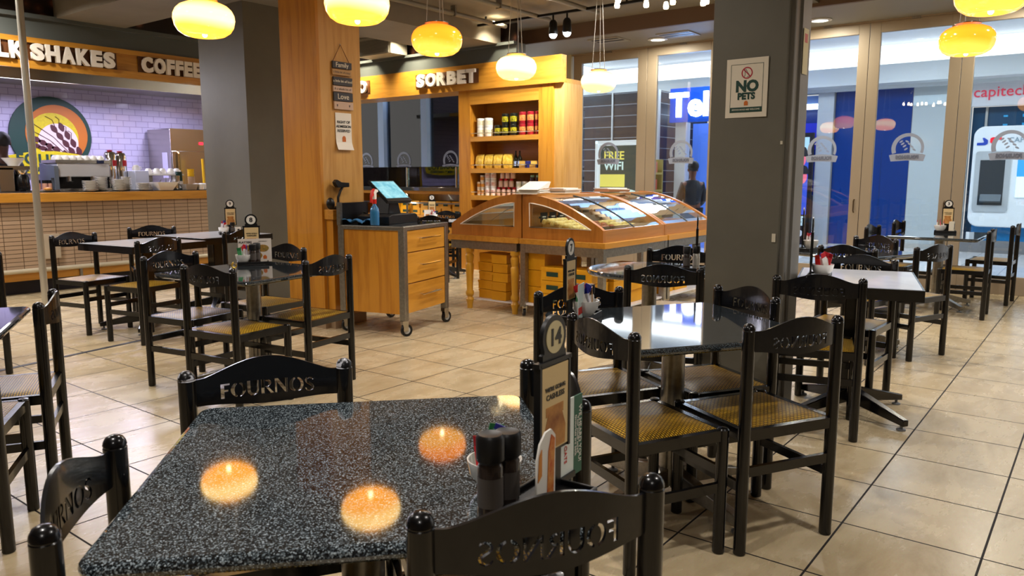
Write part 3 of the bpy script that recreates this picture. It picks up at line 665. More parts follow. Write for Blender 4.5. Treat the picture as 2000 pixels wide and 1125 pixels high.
# ------------------------------------------------------------------ sorbet counter and shelf wall (X = 9)
gs = thing('sorbet_sign','honey wood header reading GELATO and SORBET in cream letters','sign',(8.96,6.06,0))
sub(gs,'header_board',MB().box(0,0.12,0,5.3,2.76,3.07),M_woodY)
sub(gs,'lower_soffit',MB().box(0.0,0.5,0,5.3,2.70,2.76),M_woodY)
sub(gs,'letter_recess',MB().box(-0.012,0,1.47,2.76,2.80,3.0).box(-0.012,0,3.83,5.1,2.80,3.0),MATS['dark_recess_wood'])
sign_letters(gs,'TEBROS',1.50,2.72,0.20,2.90,plane='Y',yv=-0.03)
sign_letters(gs,'OTALEG',3.86,5.06,0.20,2.90,plane='Y',yv=-0.03)
sh = thing('shelf_unit','honey wood shelf unit stocked with tins, pasta and bottles','shelf',(9.0,6.06,0))
sub(sh,'side_panel',MB().box(0,0.42,0.35,0.41,0,2.70).box(0,0.06,0.16,0.35,0,2.70),M_woodF)
sub(sh,'side_panel',MB().box(0,0.42,1.68,1.91,0,2.70),M_woodF)
sub(sh,'end_trim',MB().box(0.03,0.5,0,0.16,0,2.70),M_woodL)
sub(sh,'top_rail',MB().box(0,0.06,0.41,1.68,2.49,2.70),M_woodY)
sub(sh,'back_panel',MB().box(0.40,0.42,0.41,1.68,0,2.70),M_woodY)
SHZ=[1.14,1.545,2.015]
for z in SHZ: 
    b=sub(sh,'shelf_board',MB().box(0.0,0.4,0.41,1.68,z-0.07,z),M_woodY)
    sub(b,'guard_rail',MB().tube([(0.01,0.41,z+0.05),(0.01,1.68,z+0.05)],0.006,6),M_chrome)
sub(sh,'base_cupboard',MB().box(0,0.4,0.41,1.68,0,0.95),M_woodF)
def goods(name,me,items,lab,cat,grp):
    for (y,z,x) in items:
        o_=link(name,me); o_.location=(9.0+x,6.06+0.41+(y-0.34)*1.095,z); o_.rotation_euler=(0,0,random.uniform(-.15,.15)); tag(o_,lab,cat,grp)
def tin(name,r,h,body,band,lid):
    return MB().lathe([(r*0.97,0),(r,0.004),(r,h*0.96),(r*0.9,h)],16,mi=0).lathe([(r*1.01,h*0.25),(r*1.01,h*0.72)],16,mi=1,cap=False).lathe([(r*0.9,h),(r*0.4,h*1.0)],16,mi=2).mesh(name,[body,band,lid])
def can_mat(n,a,b): return noisy(n,a,b,40.0,0.35)
w_t=tin('white_tin',0.062,0.135,M_ceramic,can_mat('wtin','#E2DED0','#C9BE8A'),M_ceramic)
goods('white_tin',w_t,[(1.38,SHZ[2]+z,0.1) for z in (0.0005,0.137)]+[(1.24,SHZ[2]+z,0.1) for z in (0.0005,0.137)],'white tin stacked two high at left of the top shelf','tin','white tins on the top shelf')
g_t=tin('olive_can',0.055,0.16,mat('bk','#181A14',0.3),can_mat('oliv','#C2B418','#2A3312'),M_steel)
goods('olive_can',g_t,[(1.08,SHZ[2]+0.0005,0.1),(0.95,SHZ[2]+0.0005,0.1),(0.81,SHZ[2]+0.0005,0.1),(0.95,SHZ[2]+0.161,0.1),(0.81,SHZ[2]+0.161,0.1)],'black and lime can in middle of the top shelf','can','black and lime cans on the top shelf')
r_t=tin('tomato_can',0.055,0.165,mat('rd','#8E1B22',0.3),can_mat('tomat','#D29A4A','#A33026'),M_steel)
goods('tomato_can',r_t,[(y,SHZ[2]+z,0.1) for y in (0.66,0.53,0.40) for z in (0.0005,0.166)],'red tomato can stacked at right of the top shelf','can','red cans on the top shelf')
pb=MB().add([(-0.04,-0.06,0),(0.04,-0.06,0),(0.04,0.06,0),(-0.04,0.06,0),(-0.055,-0.075,0.09),(0.055,-0.075,0.09),(0.055,0.075,0.09),(-0.055,0.075,0.09),(-0.04,-0.07,0.17),(0.04,-0.07,0.17),(0.04,0.07,0.17),(-0.04,0.07,0.17),(-0.006,-0.07,0.21),(0.006,-0.07,0.21),(0.006,0.07,0.21),(-0.006,0.07,0.21)],[(3,2,1,0),(0,1,5,4),(1,2,6,5),(2,3,7,6),(3,0,4,7),(4,5,9,8),(5,6,10,9),(6,7,11,10),(7,4,8,11),(8,9,13,12),(9,10,14,13),(10,11,15,14),(11,8,12,15),(12,13,14,15)]).mesh('pasta_bag',noisy('pasta','#C99A18','#E8C860',30.0,0.3))
goods('pasta_bag',pb,[(y,SHZ[1]+0.0005,0.1) for y in (1.38,1.22,1.06,0.90)],'yellow bag of pasta on the middle shelf','pasta bag','pasta bags on the middle shelf')
bt=MB().lathe([(0.032,0),(0.034,0.01),(0.034,0.14),(0.012,0.19),(0.012,0.25),(0.0,0.25)],14,mi=0).lathe([(0.0345,0.03),(0.0345,0.1)],14,mi=1,cap=False).mesh('vinegar_bottle',[mat('dark_glass','#121410',0.08),mat('blue_label','#8FA3C8',0.5)])
goods('vinegar_bottle',bt,[(0.79,SHZ[1]+0.0005,0.12),(0.71,SHZ[1]+0.0005,0.10)],'dark bottle with pale label beside the pasta bags','bottle','dark bottles on the middle shelf')
bx=MB().box(-0.1,0.1,-0.07,0.07,0,0.05,0).box(-0.101,0.101,-0.071,-0.04,0.001,0.049,1).mesh('biscuit_pack',[noisy('packy','#C99A3A','#D8B868',12.0,0.4),mat('navy_pack','#2A2C66',0.4)])
goods('biscuit_pack',bx,[(0.6,SHZ[1]+0.0005,0.12),(0.6,SHZ[1]+0.051,0.12),(0.43,SHZ[1]+0.0005,0.12),(0.43,SHZ[1]+0.051,0.14)],'flat tan and navy pack at right of the middle shelf','pack','flat packs on the middle shelf')
oj=tin('orange_jar',0.032,0.1,mat('jarw','#E2D7C2',0.3),can_mat('ojl','#D8801A','#E8B058'),M_ceramic)
goods('orange_jar',oj,[(1.42,SHZ[0]+0.0005,0.1),(1.42,SHZ[0]+0.102,0.1),(1.35,SHZ[0]+0.0005,0.1),(1.35,SHZ[0]+0.102,0.1),(1.36,SHZ[0]+0.203,0.1)],'small orange and white jar at left of the lower shelf','jar','orange jars on the lower shelf')
wt=tin('white_canister',0.045,0.115,M_ceramic,can_mat('wcl','#EFE8E0','#C97A5A'),M_ceramic)
goods('white_canister',wt,[(y,SHZ[0]+z,0.1) for y in (1.26,1.16) for z in (0.0005,0.117,0.234)],'white canister stacked three high on the lower shelf','canister','white canisters on the lower shelf')
sb_=MB().lathe([(0.035,0),(0.037,0.006),(0.037,0.08),(0.026,0.095)],14,mi=0).lathe([(0.028,0.095),(0.028,0.125),(0,0.125)],14,mi=1).mesh('sauce_jar',[mat('sauce','#D9B8A2',0.3),MATS['red_paint']])
goods('sauce_jar',sb_,[(y,SHZ[0]+0.0005,0.1) for y in (1.07,0.98,0.89,0.80)]+[(y,SHZ[0]+0.127,0.1) for y in (1.03,0.94,0.85)]+[(y,SHZ[0]+0.253,0.1) for y in (1.0,0.91,0.82)],'small jar with red lid stacked on the lower shelf','jar','red lidded jars on the lower shelf')
wb=tin('white_tub',0.045,0.105,M_ceramic,can_mat('tubl','#DAD8C0','#B8C0A0'),M_ceramic)
goods('white_tub',wb,[(0.72,SHZ[0]+0.0005,0.1),(0.62,SHZ[0]+0.0005,0.1),(0.72,SHZ[0]+0.107,0.1),(0.62,SHZ[0]+0.107,0.1)],'pale tub stacked two high on the lower shelf','tub','pale tubs on the lower shelf')
gb=MB().lathe([(0.033,0),(0.035,0.006),(0.035,0.1),(0.028,0.12)],14,mi=0).lathe([(0.03,0.12),(0.03,0.15),(0,0.15)],14,mi=1).mesh('pesto_jar',[mat('pesto','#3A1F1C',0.25),mat('mint_lid','#8FB79A',0.4)])
goods('pesto_jar',gb,[(y,SHZ[0]+0.0005,0.1) for y in (0.53,0.455,0.385)]+[(0.5,SHZ[0]+0.152,0.1),(0.41,SHZ[0]+0.152,0.1)],'dark jar with mint green lid at right of the lower shelf','jar','mint lidded jars on the lower shelf')
# ice cream counter left of the shelf unit
ic = thing('gelato_counter','glass topped gelato counter with dark worktop left of the shelf unit','counter',(9.15,8.05,0.05))
sub(ic,'counter_body',MB().box(0.5,0.6,0,2.6,-0.05,1.14).box(0.02,0.6,0,0.06,-0.05,1.14).box(0.02,0.6,2.54,2.6,-0.05,1.14).box(0.02,0.6,0,2.6,-0.05,0.2),M_woodF)
sub(ic,'end_panel',MB().box(-0.02,0.06,-0.07,-0.001,-0.05,1.14),M_woodF)
sub(ic,'shelf_rail',MB().box(0.0,0.04,0.06,2.54,0.93,0.955).box(0.0,0.04,0.0,0.06,0.2,1.09).box(0.0,0.04,1.2,1.24,0.2,1.09),M_steel2)
sub(ic,'shelf_board',MB().box(0.04,0.5,0.06,2.54,0.71,0.74),M_woodY)
sub(ic,'top_rail',MB().box(0,0.05,0,2.6,1.09,1.14),M_woodY)
sub(ic,'worktop',MB().box(-0.03,0.65,-0.05,2.65,1.14,1.2),M_granite2,bevel=0.004)
sub(ic,'glass_screen',MB().box(0.1,0.11,0.05,2.5,1.2,1.52).box(0.1,0.35,0.05,2.5,1.52,1.53),glass_material('green_glass','#DDEFE8',1.5))
for y_ in (0.2,1.3): sub(ic,'screen_post',MB().tube([(0.09,y_,1.2),(0.09,y_,1.52)],0.012),M_chrome)
car=MB().box(-0.148,0.148,-0.107,0.107,0,0.110,0).box(-0.15,0.15,-0.109,0.109,0.085,0.1145,0).box(-0.152,-0.15,-0.05,0.05,0.04,0.08,1).mesh('yellow_carton',[M_yellowbox,M_green])
car2=MB().box(-0.158,0.158,-0.136,0.136,0,0.12,0).box(-0.16,0.16,-0.138,0.138,0.095,0.1265,0).box(-0.162,-0.16,-0.07,0.07,0.04,0.085,1).mesh('yellow_carton',[M_yellowbox,M_green])
car3=MB().box(-0.158,0.158,-0.155,0.155,0,0.16,0).box(-0.16,0.16,-0.158,0.158,0.13,0.166,0).mesh('yellow_carton',[M_yellowbox])
def cartons(me,pts,lab,grp):
    for x,y,z,rz in pts:
        o_=link('yellow_carton',me); o_.location=(x+random.uniform(-.008,.008),y+random.uniform(-.008,.008),z); o_.rotation_euler=(0,0,rz); tag(o_,lab,'carton',grp)
cartons(car,[(9.40,8.24+0.235*i,z+0.05,random.uniform(-.04,.04)) for i in range(9) for z in (0.7415,0.857)],'yellow cake carton on the upper shelf of gelato counter','cartons on the upper gelato shelf')
cartons(car,[(9.40,8.24+0.235*i,z+0.05,random.uniform(-.04,.04)) for i in range(9) for z in (0.201,0.317,0.433)],'yellow cake carton on the bottom shelf of gelato counter','cartons on the lower gelato shelf')

# ------------------------------------------------------------------ mall concourse beyond the glass
M_mallfloor = brick_mat('concourse_tile','#D9DADB','#D0D2D4','#8A8C8E',0.6,0.6,0.004,'xy',offset=0.0,rough=0.08,bumpv=0.1)
struct('floor_concourse', MB().box(11.05,24,-6,20,-0.1,0.0), M_mallfloor)
struct('ceiling_concourse', MB().box(11.1,17.3,-6,20,3.95,4.05), mat('concourse_ceiling','#CBD3DB',0.6))
M_fascia = mat('fascia_white','#D5DCDD',0.5)
struct('trim_11', MB().box(16.4,17.2,-6,5.9,3.20,3.55).box(16.85,17.2,-6,5.9,3.14,3.22), M_fascia)
struct('trim_12', MB().box(12.2,16.4,9.6,9.9,3.2,3.55).box(16.1,16.4,5.9,9.9,3.2,3.55), M_fascia)
M_cove = emit_mat('cove_glow','#FFFFFF',2.6)
struct('trim_13', MB().box(16.55,16.62,-6,6.0,3.57,3.92), M_cove)
struct('trim_14', MB().box(12.2,16.3,9.72,9.78,3.57,3.9).box(16.25,16.3,6.0,9.75,3.57,3.9), M_cove)
M_blue = mat('shop_blue','#0A3890',0.25); M_blue2=mat('deep_blue','#08357A',0.2)
M_alu = mat('aluminium_pale','#B9BDBB',0.35,metal=0.3)
def shop(name,label,cat,box,m): return tag(obj(name,MB().box(*box),m,bevel=0.004),label,cat)
sp_=thing('blue_cladding','wide dark blue shop panel right of the pale shop pillar','panel',(17,3.21,0)); sub(sp_,'panel_face',MB().box(0,0.1,0,1.44,0,3.15),M_blue2)
sub(sp_,'skirting',MB().box(-0.02,0,0,1.44,0,0.02),M_alu); sub(sp_,'panel_seam',MB().box(-0.003,0,0.5,0.51,0,2.0),mat('navy_seam','#072C63',0.3))
shop('shop_pillar','pale aluminium shop pillar beside the blue shop interior','pillar',(16.9,17.1,4.66,4.98,0,3.15),M_alu)
pw=thing('pale_wall_panel','pale grey glossy wall panel between blue panel and cash machine','panel',(17,2.2,0))
sub(pw,'panel_face',MB().box(0,0.1,0,1.0,0,3.15),mat('pale_panel','#B4BEC0',0.12,coat=0.4)); sub(pw,'skirting',MB().box(-0.02,0,0,1.0,0,0.1),M_alu); sub(pw,'upper_band',MB().box(-0.01,0,0,1.0,2.8,2.98),mat('ice_band','#C9DADF',0.3))
# blue lit shop interior with a screen
si=thing('phone_shop','blue lit shop interior beyond the glass, left of the pale pillar','shop',(17.0,4.98,0))
sub(si,'back_wall',MB().box(1.5,1.6,0,2.9,0,3.1),M_blue); sub(si,'side_wall',MB().box(0.1,1.5,-0.02,0.0,0,3.1),M_blue); sub(si,'shop_ceiling',MB().box(0,1.6,0,2.9,2.95,3.1),mat('shop_ceiling','#7FA5E0',0.6))
sub(si,'light_strip',MB().box(0.2,0.35,0.1,1.3,2.9,2.95).box(0.9,1.0,0.1,2.6,2.9,2.95),emit_mat('shop_light','#CFE4FF',6.0))
sub(si,'blue_header',MB().box(0.2,0.3,0.0,0.9,2.0,2.55),mat('royal_blue','#0A1FB0',0.4,emit='#0A1FB0',estr=0.5))
sub(si,'counter_block',MB().box(0.6,1.1,0.05,0.9,0,1.0),mat('grey_blue','#5E6C86',0.5))
fr_=thing('shop_screen','lit shop screen showing two smiling people, behind the grey column edge','screen',(16.8,5.0,0))
sub(fr_,'screen_case',MB().box(0,0.08,0.0,0.75,0.0,2.33),M_blackp)
sub(fr_,'picture',MB().box(-0.006,0,0.08,0.7,0.62,2.24),emit_mat('screen_blue','#2C4FD0',1.1))
sub(fr_,'picture_sky',MB().box(-0.008,-0.006,0.08,0.7,1.9,2.24),emit_mat('screen_sky','#A9D6F0',1.2))
skinE=emit_mat('screen_skin','#F0708A',1.1); hairE=emit_mat('screen_hair','#14101A',0.3)
for (y,z,sk,sc) in ((0.28,1.78,1,1.0),(0.22,1.42,2,0.85)):
    fc=sub(fr_,'pictured_head',MB().prism([(y+0.15*sc*math.cos(a),z+0.19*sc*math.sin(a)) for a in [2*PI*i/18 for i in range(18)]],-0.012,-0.009,'yzx'),skinE)
    sub(fc,'pictured_hair',MB().prism([(y+0.2*sc*math.cos(a)*(1+0.06*math.sin(9*a)),z+0.09*sc+0.2*sc*math.sin(a)) for a in [PI*(-0.05)+PI*1.1*i/20 for i in range(21)]],-0.016,-0.013,'yzx'),hairE)
sub(fr_,'caption_bar',MB().box(-0.010,-0.007,0.2,0.6,0.74,0.80).box(-0.010,-0.007,0.3,0.55,0.66,0.70),emit_mat('screen_white','#E8ECFF',1.2))
cs=thing('shop_notice','small shop counter sign with round icons, low behind the table stand','sign',(16.55,5.0,0))
sub(cs,'board',MB().box(0,0.03,0,0.7,0.0,0.62),M_blackp); sub(cs,'pale_band',MB().box(-0.006,0,0.02,0.66,0.40,0.60),mat('pale_mint','#BFD8D8',0.4,emit='#BFD8D8',estr=0.25))
text(cs,'sign_lettering','CELLVAULT',0.13,M_blackp,(-0.008,0.34,0.51),(0,-1,0),(0,0,1),ext=0.001)
sub(cs,'round_icons',MB().prism(disc(0.07,0,0,0.12,0.24,16),-0.008,-0.001,'yzx').prism(disc(0.07,0,0,0.34,0.24,16),-0.008,-0.001,'yzx').prism(disc(0.07,0,0,0.56,0.24,16),-0.008,-0.001,'yzx'),mat('icon_white','#D8DDE0',0.4))
# cash machine
at=thing('cash_machine','white rounded cash machine beyond the right hand glass doors','cash machine',(16.9,0.4,0))
def rrect(y0,y1,z0,z1,r,n=6):
    p=[]
    for cx,cz,a in ((y1-r,z1-r,0),(y0+r,z1-r,PI/2),(y0+r,z0+r,PI),(y1-r,z0+r,1.5*PI)):
        for k in range(n+1): p.append((cx+r*math.cos(a+PI/2*k/n),cz+r*math.sin(a+PI/2*k/n)))
    return p
sub(at,'body',MB().prism(rrect(0,1.68,0.5,2.33,0.18),-0.25,0.2,'yzx'),mat('atm_white','#DDE6EA',0.3),bevel=0.02)
sub(at,'base_block',MB().box(-0.1,0.25,0.05,1.62,0.24,0.52),mat('teal_blue','#0D6FA8',0.35))
sub(at,'tiled_base',MB().box(-0.12,0.3,-0.6,2.2,0,0.24),brick_mat('grey_base_tile','#77787A','#6D6E70','#A5A5A3',0.45,0.3,0.008,'yz',offset=0.0,rough=0.4))
sub(at,'fascia_surround',MB().prism(rrect(1.06,1.62,0.78,1.88,0.05),-0.27,-0.24,'yzx'),mat('atm_grey','#A9B1B5',0.35))
sub(at,'keypad_recess',MB().box(-0.275,-0.1,1.15,1.54,0.9,1.72),mat('atm_dark','#27323A',0.3))
sub(at,'card_shelf',MB().prism([(-0.275,1.1),(-0.36,0.98),(-0.275,0.95)],1.17,1.5,'xzy'),mat('atm_mid','#5C6870',0.3))
sub(at,'screen',MB().box(-0.275,-0.262,0.66,0.96,1.05,1.72),emit_mat('atm_screen','#CFE8FF',1.6)); sub(at,'screen_header',MB().box(-0.28,-0.275,0.66,0.96,1.42,1.72),emit_mat('atm_blue','#2E9BE0',1.4))
sub(at,'downlight',MB().box(-0.285,-0.27,1.32,1.38,1.74,1.77),emit_mat('atm_lamp','#FFFFFF',5.0))
def pill(y,z,s,ax): 
    return [(y+s*u,z+s*w) for u,w in ax]
sub(at,'red_mark',MB().prism(pill(1.36,2.06,0.1,[(-1.2,0.7),(0.2,0.7),(0.55,0.5),(0.55,-0.2),(0.0,-0.6),(-0.3,-0.6),(-0.1,-0.1),(0.05,0.15),(-0.2,0.25),(-1.2,0.25)]),-0.262,-0.25,'yzx'),mat('mark_red','#D8142E',0.3,emit='#D8142E',estr=0.5))
sub(at,'blue_mark',MB().prism(pill(1.52,2.06,0.1,[(1.0,-0.7),(-0.3,-0.7),(-0.7,-0.45),(-0.7,0.2),(-0.1,0.65),(0.2,0.6),(0.0,0.1),(-0.1,-0.15),(0.1,-0.25),(1.0,-0.25)]),-0.262,-0.25,'yzx'),mat('mark_blue','#123A9C',0.3,emit='#123A9C',estr=0.4))
text(at,'fascia_name','CAPITEC',0.13,mat('pale_lettering','#7F99A8',0.4),(-0.256,0.88,2.07),(0,-1,0),(0,0,1),ext=0.002)
bs=thing('bank_sign','pale bank fascia with red lowercase lettering at the right edge','sign',(17.0,-1.5,0))
sub(bs,'fascia_board',MB().box(0,0.1,0,3.7,2.72,3.15),mat('pale_fascia','#D2D6DA',0.4))
text(bs,'sign_lettering','capitecbank',0.27,mat('sign_red','#C22A44',0.4,emit='#C22A44',estr=0.4),(-0.012,3.05,2.97),(0,-1,0),(0,0,1),ext=0.006,space=1.0)
sub(bs,'blue_wall',MB().box(0.25,0.3,0,3.7,0.24,2.72),mat('petrol_blue','#0D4A6E',0.3))
mb=MB()
for i in range(6):
    for j in range(3):
        s_=0.07+0.02*i
        if s_>0.17: s_=0.17
        mb.box(0.22,0.25,3.2-0.3*i-s_,3.2-0.3*i,2.28+0.16*j-0.05-(s_*0.4),2.28+0.16*j-0.05+s_*0.5-0.03)
sub(bs,'blue_squares',mb,mat('bright_blue','#2F9AD0',0.3,emit='#2F9AD0',estr=0.3)); sub(bs,'divider',MB().box(0.2,0.25,3.45,3.49,2.3,2.72),M_alu)
# left part: dark tiled shop front and lit blue sign
dk=thing('dark_shop_front','dark horizontally slatted shop front seen through the leftmost door','shop',(13.95,7.2,0))
M_slat=brick_mat('dark_slat','#2B2E33','#24272B','#6E7478',2.0,0.22,0.008,'yz',offset=0.0,rough=0.25)
sub(dk,'front_wall',MB().box(0,0.15,0,2.6,0,3.1),M_slat); sub(dk,'glass_strip',MB().box(-0.03,0,0.95,0.98,0,3.1),M_alu); sub(dk,'return_wall',MB().box(0.0,2.4,-0.03,0.0,0,3.1),M_slat)
sub(dk,'corner_post',MB().box(-0.05,0.05,-0.08,0.0,0,3.1),M_alu)
sh2=thing('goods_display','dark shelving with rows of red and yellow packs beyond the glass','shelf',(13.5,6.95,0))
sub(sh2,'shelf_frame',MB().box(0,0.4,0,0.9,0,0.05).box(0.3,0.34,0,0.9,0,1.75).box(0,0.3,0,0.9,0.78,0.82).box(0,0.3,0,0.9,1.13,1.17).box(0,0.3,0,0.9,1.46,1.5),mat('shelf_yellowish','#8E8040',0.5))
for i,(z,c) in enumerate(((0.821,'#8A7A2A'),(1.171,'#9A3A2A'),(1.501,'#A55A4A'))):
    for j in range(5):
        tag(obj('pack',MB().box(13.55,13.7,7.0+0.16*j,7.13+0.16*j,z,z+0.2),mat('pack_%s_%d'%(c,j%2),[c,'#B08A2A'][j%2],0.5)),['olive yellow pack on the lowest lit shelf beyond the glass','red and yellow pack on the middle shelf beyond the glass','dusty red pack on the upper shelf beyond the glass'][i],'pack','packs on %s concourse shelf'%['lowest','middle','upper'][i])
lt=thing('lit_shop_sign','blue fascia with glowing white letters beyond the second door','sign',(14.0,5.2,0))
sub(lt,'blue_board',MB().box(0,0.12,0,1.72,2.46,3.10),mat('telco_blue','#0F47B0',0.3,emit='#0F47B0',estr=0.35))
text(lt,'glowing_letters','Telkom',0.62,emit_mat('letter_white','#F4F8FF',6.0),(-0.02,0.75,2.76),(0,-1,0),(0,0,1),ext=0.02,bold=0.02)
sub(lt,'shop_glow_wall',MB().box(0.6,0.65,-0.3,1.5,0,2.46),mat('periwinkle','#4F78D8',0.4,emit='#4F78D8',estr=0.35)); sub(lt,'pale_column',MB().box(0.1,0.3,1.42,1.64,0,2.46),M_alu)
# seated passer by outside
ps=thing('person','person in dark jacket seen in profile outside the second glass door','person',(12.6,5.76,0),PI*0.75)
ps.scale=(0.93,0.93,0.93)
pm2=skin_person('body',J,Ed,Rd,mat('brown_skin','#6A4030',0.5)); link('body',pm2,ps)
jm=skin_person('jacket',Js,[(0,1),(1,2),(2,3),(3,4),(2,5),(5,6),(2,7),(4,8),(6,9)],[(0.18,0.14),(0.18,0.14),(0.19,0.13),0.085,0.074,0.085,0.074,0.08,0.06,0.06],mat('dark_jacket','#141A26',0.7)); link('jacket',jm,ps)
sub(ps,'hair',MB().sphere((0,0.025,1.72),0.105,18,12,sc=(0.95,1.1,1.0)),MATS['black_hair'])
sub(ps,'trousers',MB().tube([(0.1,0,0.95),(0.11,-0.01,0.5),(0.11,0.02,0.06)],[0.12,0.09,0.07],14).tube([(-0.1,0,0.95),(-0.11,-0.01,0.5),(-0.11,0.02,0.06)],[0.12,0.09,0.07],14),MATS['dark_trousers'])
sub(ps,'nose',MB().sphere((0,-0.115,1.63),0.02,8,6,sc=(0.8,1.1,1.2)),MATS['brown_skin'])
for s_ in (-1,1):
    sub(ps,'shoe',MB().sphere((s_*0.115,-0.06,0.04),0.06,12,8,sc=(0.8,1.9,0.65)),M_blackp); sub(ps,'ear',MB().sphere((s_*0.09,0.0,1.65),0.026,8,6,sc=(0.5,0.8,1.2)),MATS['brown_skin'])
    sub(ps,'eye',MB().sphere((s_*0.035,-0.1,1.665),0.011,8,6),mat('eye','#E8E4DC',0.3))
# free wifi board
wf=thing('wifi_board','free standing framed FREE WIFI board outside the first glass door','notice board',(12.0,6.46,0))
sub(wf,'board_frame',MB().box(-0.02,0.03,0,0.9,0.35,0.40).box(-0.02,0.03,0,0.05,0.4,2.05).box(-0.02,0.03,0.85,0.9,0.4,2.05).box(-0.02,0.03,0,0.9,2.0,2.05).box(0,0.03,0.05,0.85,0.4,2.0).box(-0.02,0.02,0.1,0.14,0.02,0.36).box(-0.02,0.02,0.76,0.8,0.02,0.36).box(-0.25,0.25,0.08,0.82,0,0.02),mat('lit_frame','#DDE6EA',0.3,emit='#DDE6EA',estr=0.5))
sub(wf,'poster',MB().box(-0.006,0.0,0.06,0.80,0.42,1.96),mat('poster_green','#24474A',0.4,emit='#24474A',estr=0.35))
text(wf,'poster_heading','FREE',0.2,mat('poster_yellow','#E8DE6A',0.4,emit='#E8DE6A',estr=0.6),(-0.01,0.52,1.78),(0,-1,0),(0,0,1),ext=0.002,bold=0.004)
text(wf,'poster_heading','WIFI',0.2,mat('poster_pale','#CFEAE6',0.4,emit='#CFEAE6',estr=0.6),(-0.01,0.52,1.60),(0,-1,0),(0,0,1),ext=0.002,bold=0.004)
sub(wf,'yellow_block',MB().box(-0.009,-0.006,0.30,0.80,1.24,1.46),MATS['poster_yellow'])
mb=MB()
def arc(mb,cy,cz,r0,r1,a0,a1,x0,x1,n=12):
    p=[(cy+r1*math.cos(a0+(a1-a0)*k/n),cz+r1*math.sin(a0+(a1-a0)*k/n)) for k in range(n+1)]+[(cy+r0*math.cos(a1-(a1-a0)*k/n),cz+r0*math.sin(a1-(a1-a0)*k/n)) for k in range(n+1)]
    mb.prism(p,x0,x1,'yzx')
for k in range(4): arc(mb,0.22,0.86,0.30,0.34,PI/2*k,PI/2*(k+1),-0.01,-0.006)
for r in (0.06,0.13,0.20): arc(mb,0.22,0.76,r,r+0.04,PI*0.25,PI*0.75,-0.01,-0.006)
sub(wf,'wifi_symbol',mb,MATS['poster_pale'])
# things far beyond the sorbet counter
tag(obj('kiosk_block',MB().box(14.3,14.6,14.15,20,0,2.7),noisy('kiosk_tan','#C9A262','#8A5A3A',1.2,0.5)),'tan lit kiosk far beyond the sorbet counter windows','kiosk')
tag(obj('kiosk_block',MB().box(14.2,14.5,13.32,14.1,0,2.7),noisy('kiosk_olive','#8C8670','#6E6A58',1.2,0.5)),'grey olive wall far beyond, between the pale blue columns','wall')
tag(obj('kiosk_block',MB().box(13.8,14.0,10.4,13.28,0,2.75),noisy('kiosk_dark','#2E3231','#3E4442',1.0,0.2)),'dark glossy shop front beyond the windows beside the shelf unit','shop front')
tag(obj('crate_stack',MB().box(13.7,14.05,14.2,14.6,0,1.7),mat('crate_wood','#C9A262',0.6)),'pale wooden display crates beyond the sorbet counter windows','crates')
struct('trim_15', MB().box(15.6,15.7,9.95,22,2.95,3.6), emit_mat('far_cove','#F2F8FF',1.6))
struct('trim_16', MB().box(15.4,15.5,9.95,22,2.4,2.95), M_fascia)
lb_=thing('added_glow_band','glowing golden band added far beyond the sorbet counter windows','lit band',(14.2,14.3,1.95)); sub(lb_,'golden_panel',MB().box(0.02,0.09,0,5,0,0.55),emit_mat('golden_glow','#D9A24A',0.8)); sub(lb_,'white_strip',MB().box(0.0,0.02,0,5,0.3,0.42),emit_mat('pale_strip','#FFF2D8',1.4))  # glowing band added to brighten the shops seen through the windows
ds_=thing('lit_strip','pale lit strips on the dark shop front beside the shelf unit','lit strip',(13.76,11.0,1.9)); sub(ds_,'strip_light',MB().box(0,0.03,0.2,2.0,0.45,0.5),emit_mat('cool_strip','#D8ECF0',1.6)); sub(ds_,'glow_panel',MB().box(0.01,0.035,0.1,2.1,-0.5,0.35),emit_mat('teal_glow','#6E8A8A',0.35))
es=thing('exit_sign','pale green hanging sign with red arrow and symbols','sign',(13.0,14.2,2.42))
sub(es,'sign_board',MB().box(0,0.03,0,0.95,0,0.4),mat('pale_green','#BFD8C4',0.4,emit='#BFD8C4',estr=0.4))
sub(es,'red_symbols',MB().prism([(0.85,0.2),(0.72,0.3),(0.72,0.23),(0.6,0.23),(0.6,0.17),(0.72,0.17),(0.72,0.1)],-0.006,-0.001,'yzx').prism(disc(0.1,0,0,0.4,0.2,20),-0.006,-0.001,'yzx').box(-0.006,-0.001,0.1,0.18,0.06,0.34),mat('sign_bright_red','#D03040',0.4,emit='#D03040',estr=0.4))
sub(es,'hanger',MB().box(0.01,0.02,0.1,0.11,0.4,1.4).box(0.01,0.02,0.84,0.85,0.4,1.4),M_steel)
tag(obj('dome_camera',MB().lathe([(0.09,0.0),(0.09,-0.05),(0.06,-0.1),(0.0,-0.12)],18,(14.5,4.55,3.95),mi=0).lathe([(0.062,-0.09),(0.03,-0.125),(0,-0.13)],18,(14.5,4.55,3.95),mi=1),[M_ceramic,M_blackp]),'small white dome camera on concourse ceiling beside the grey column','camera')

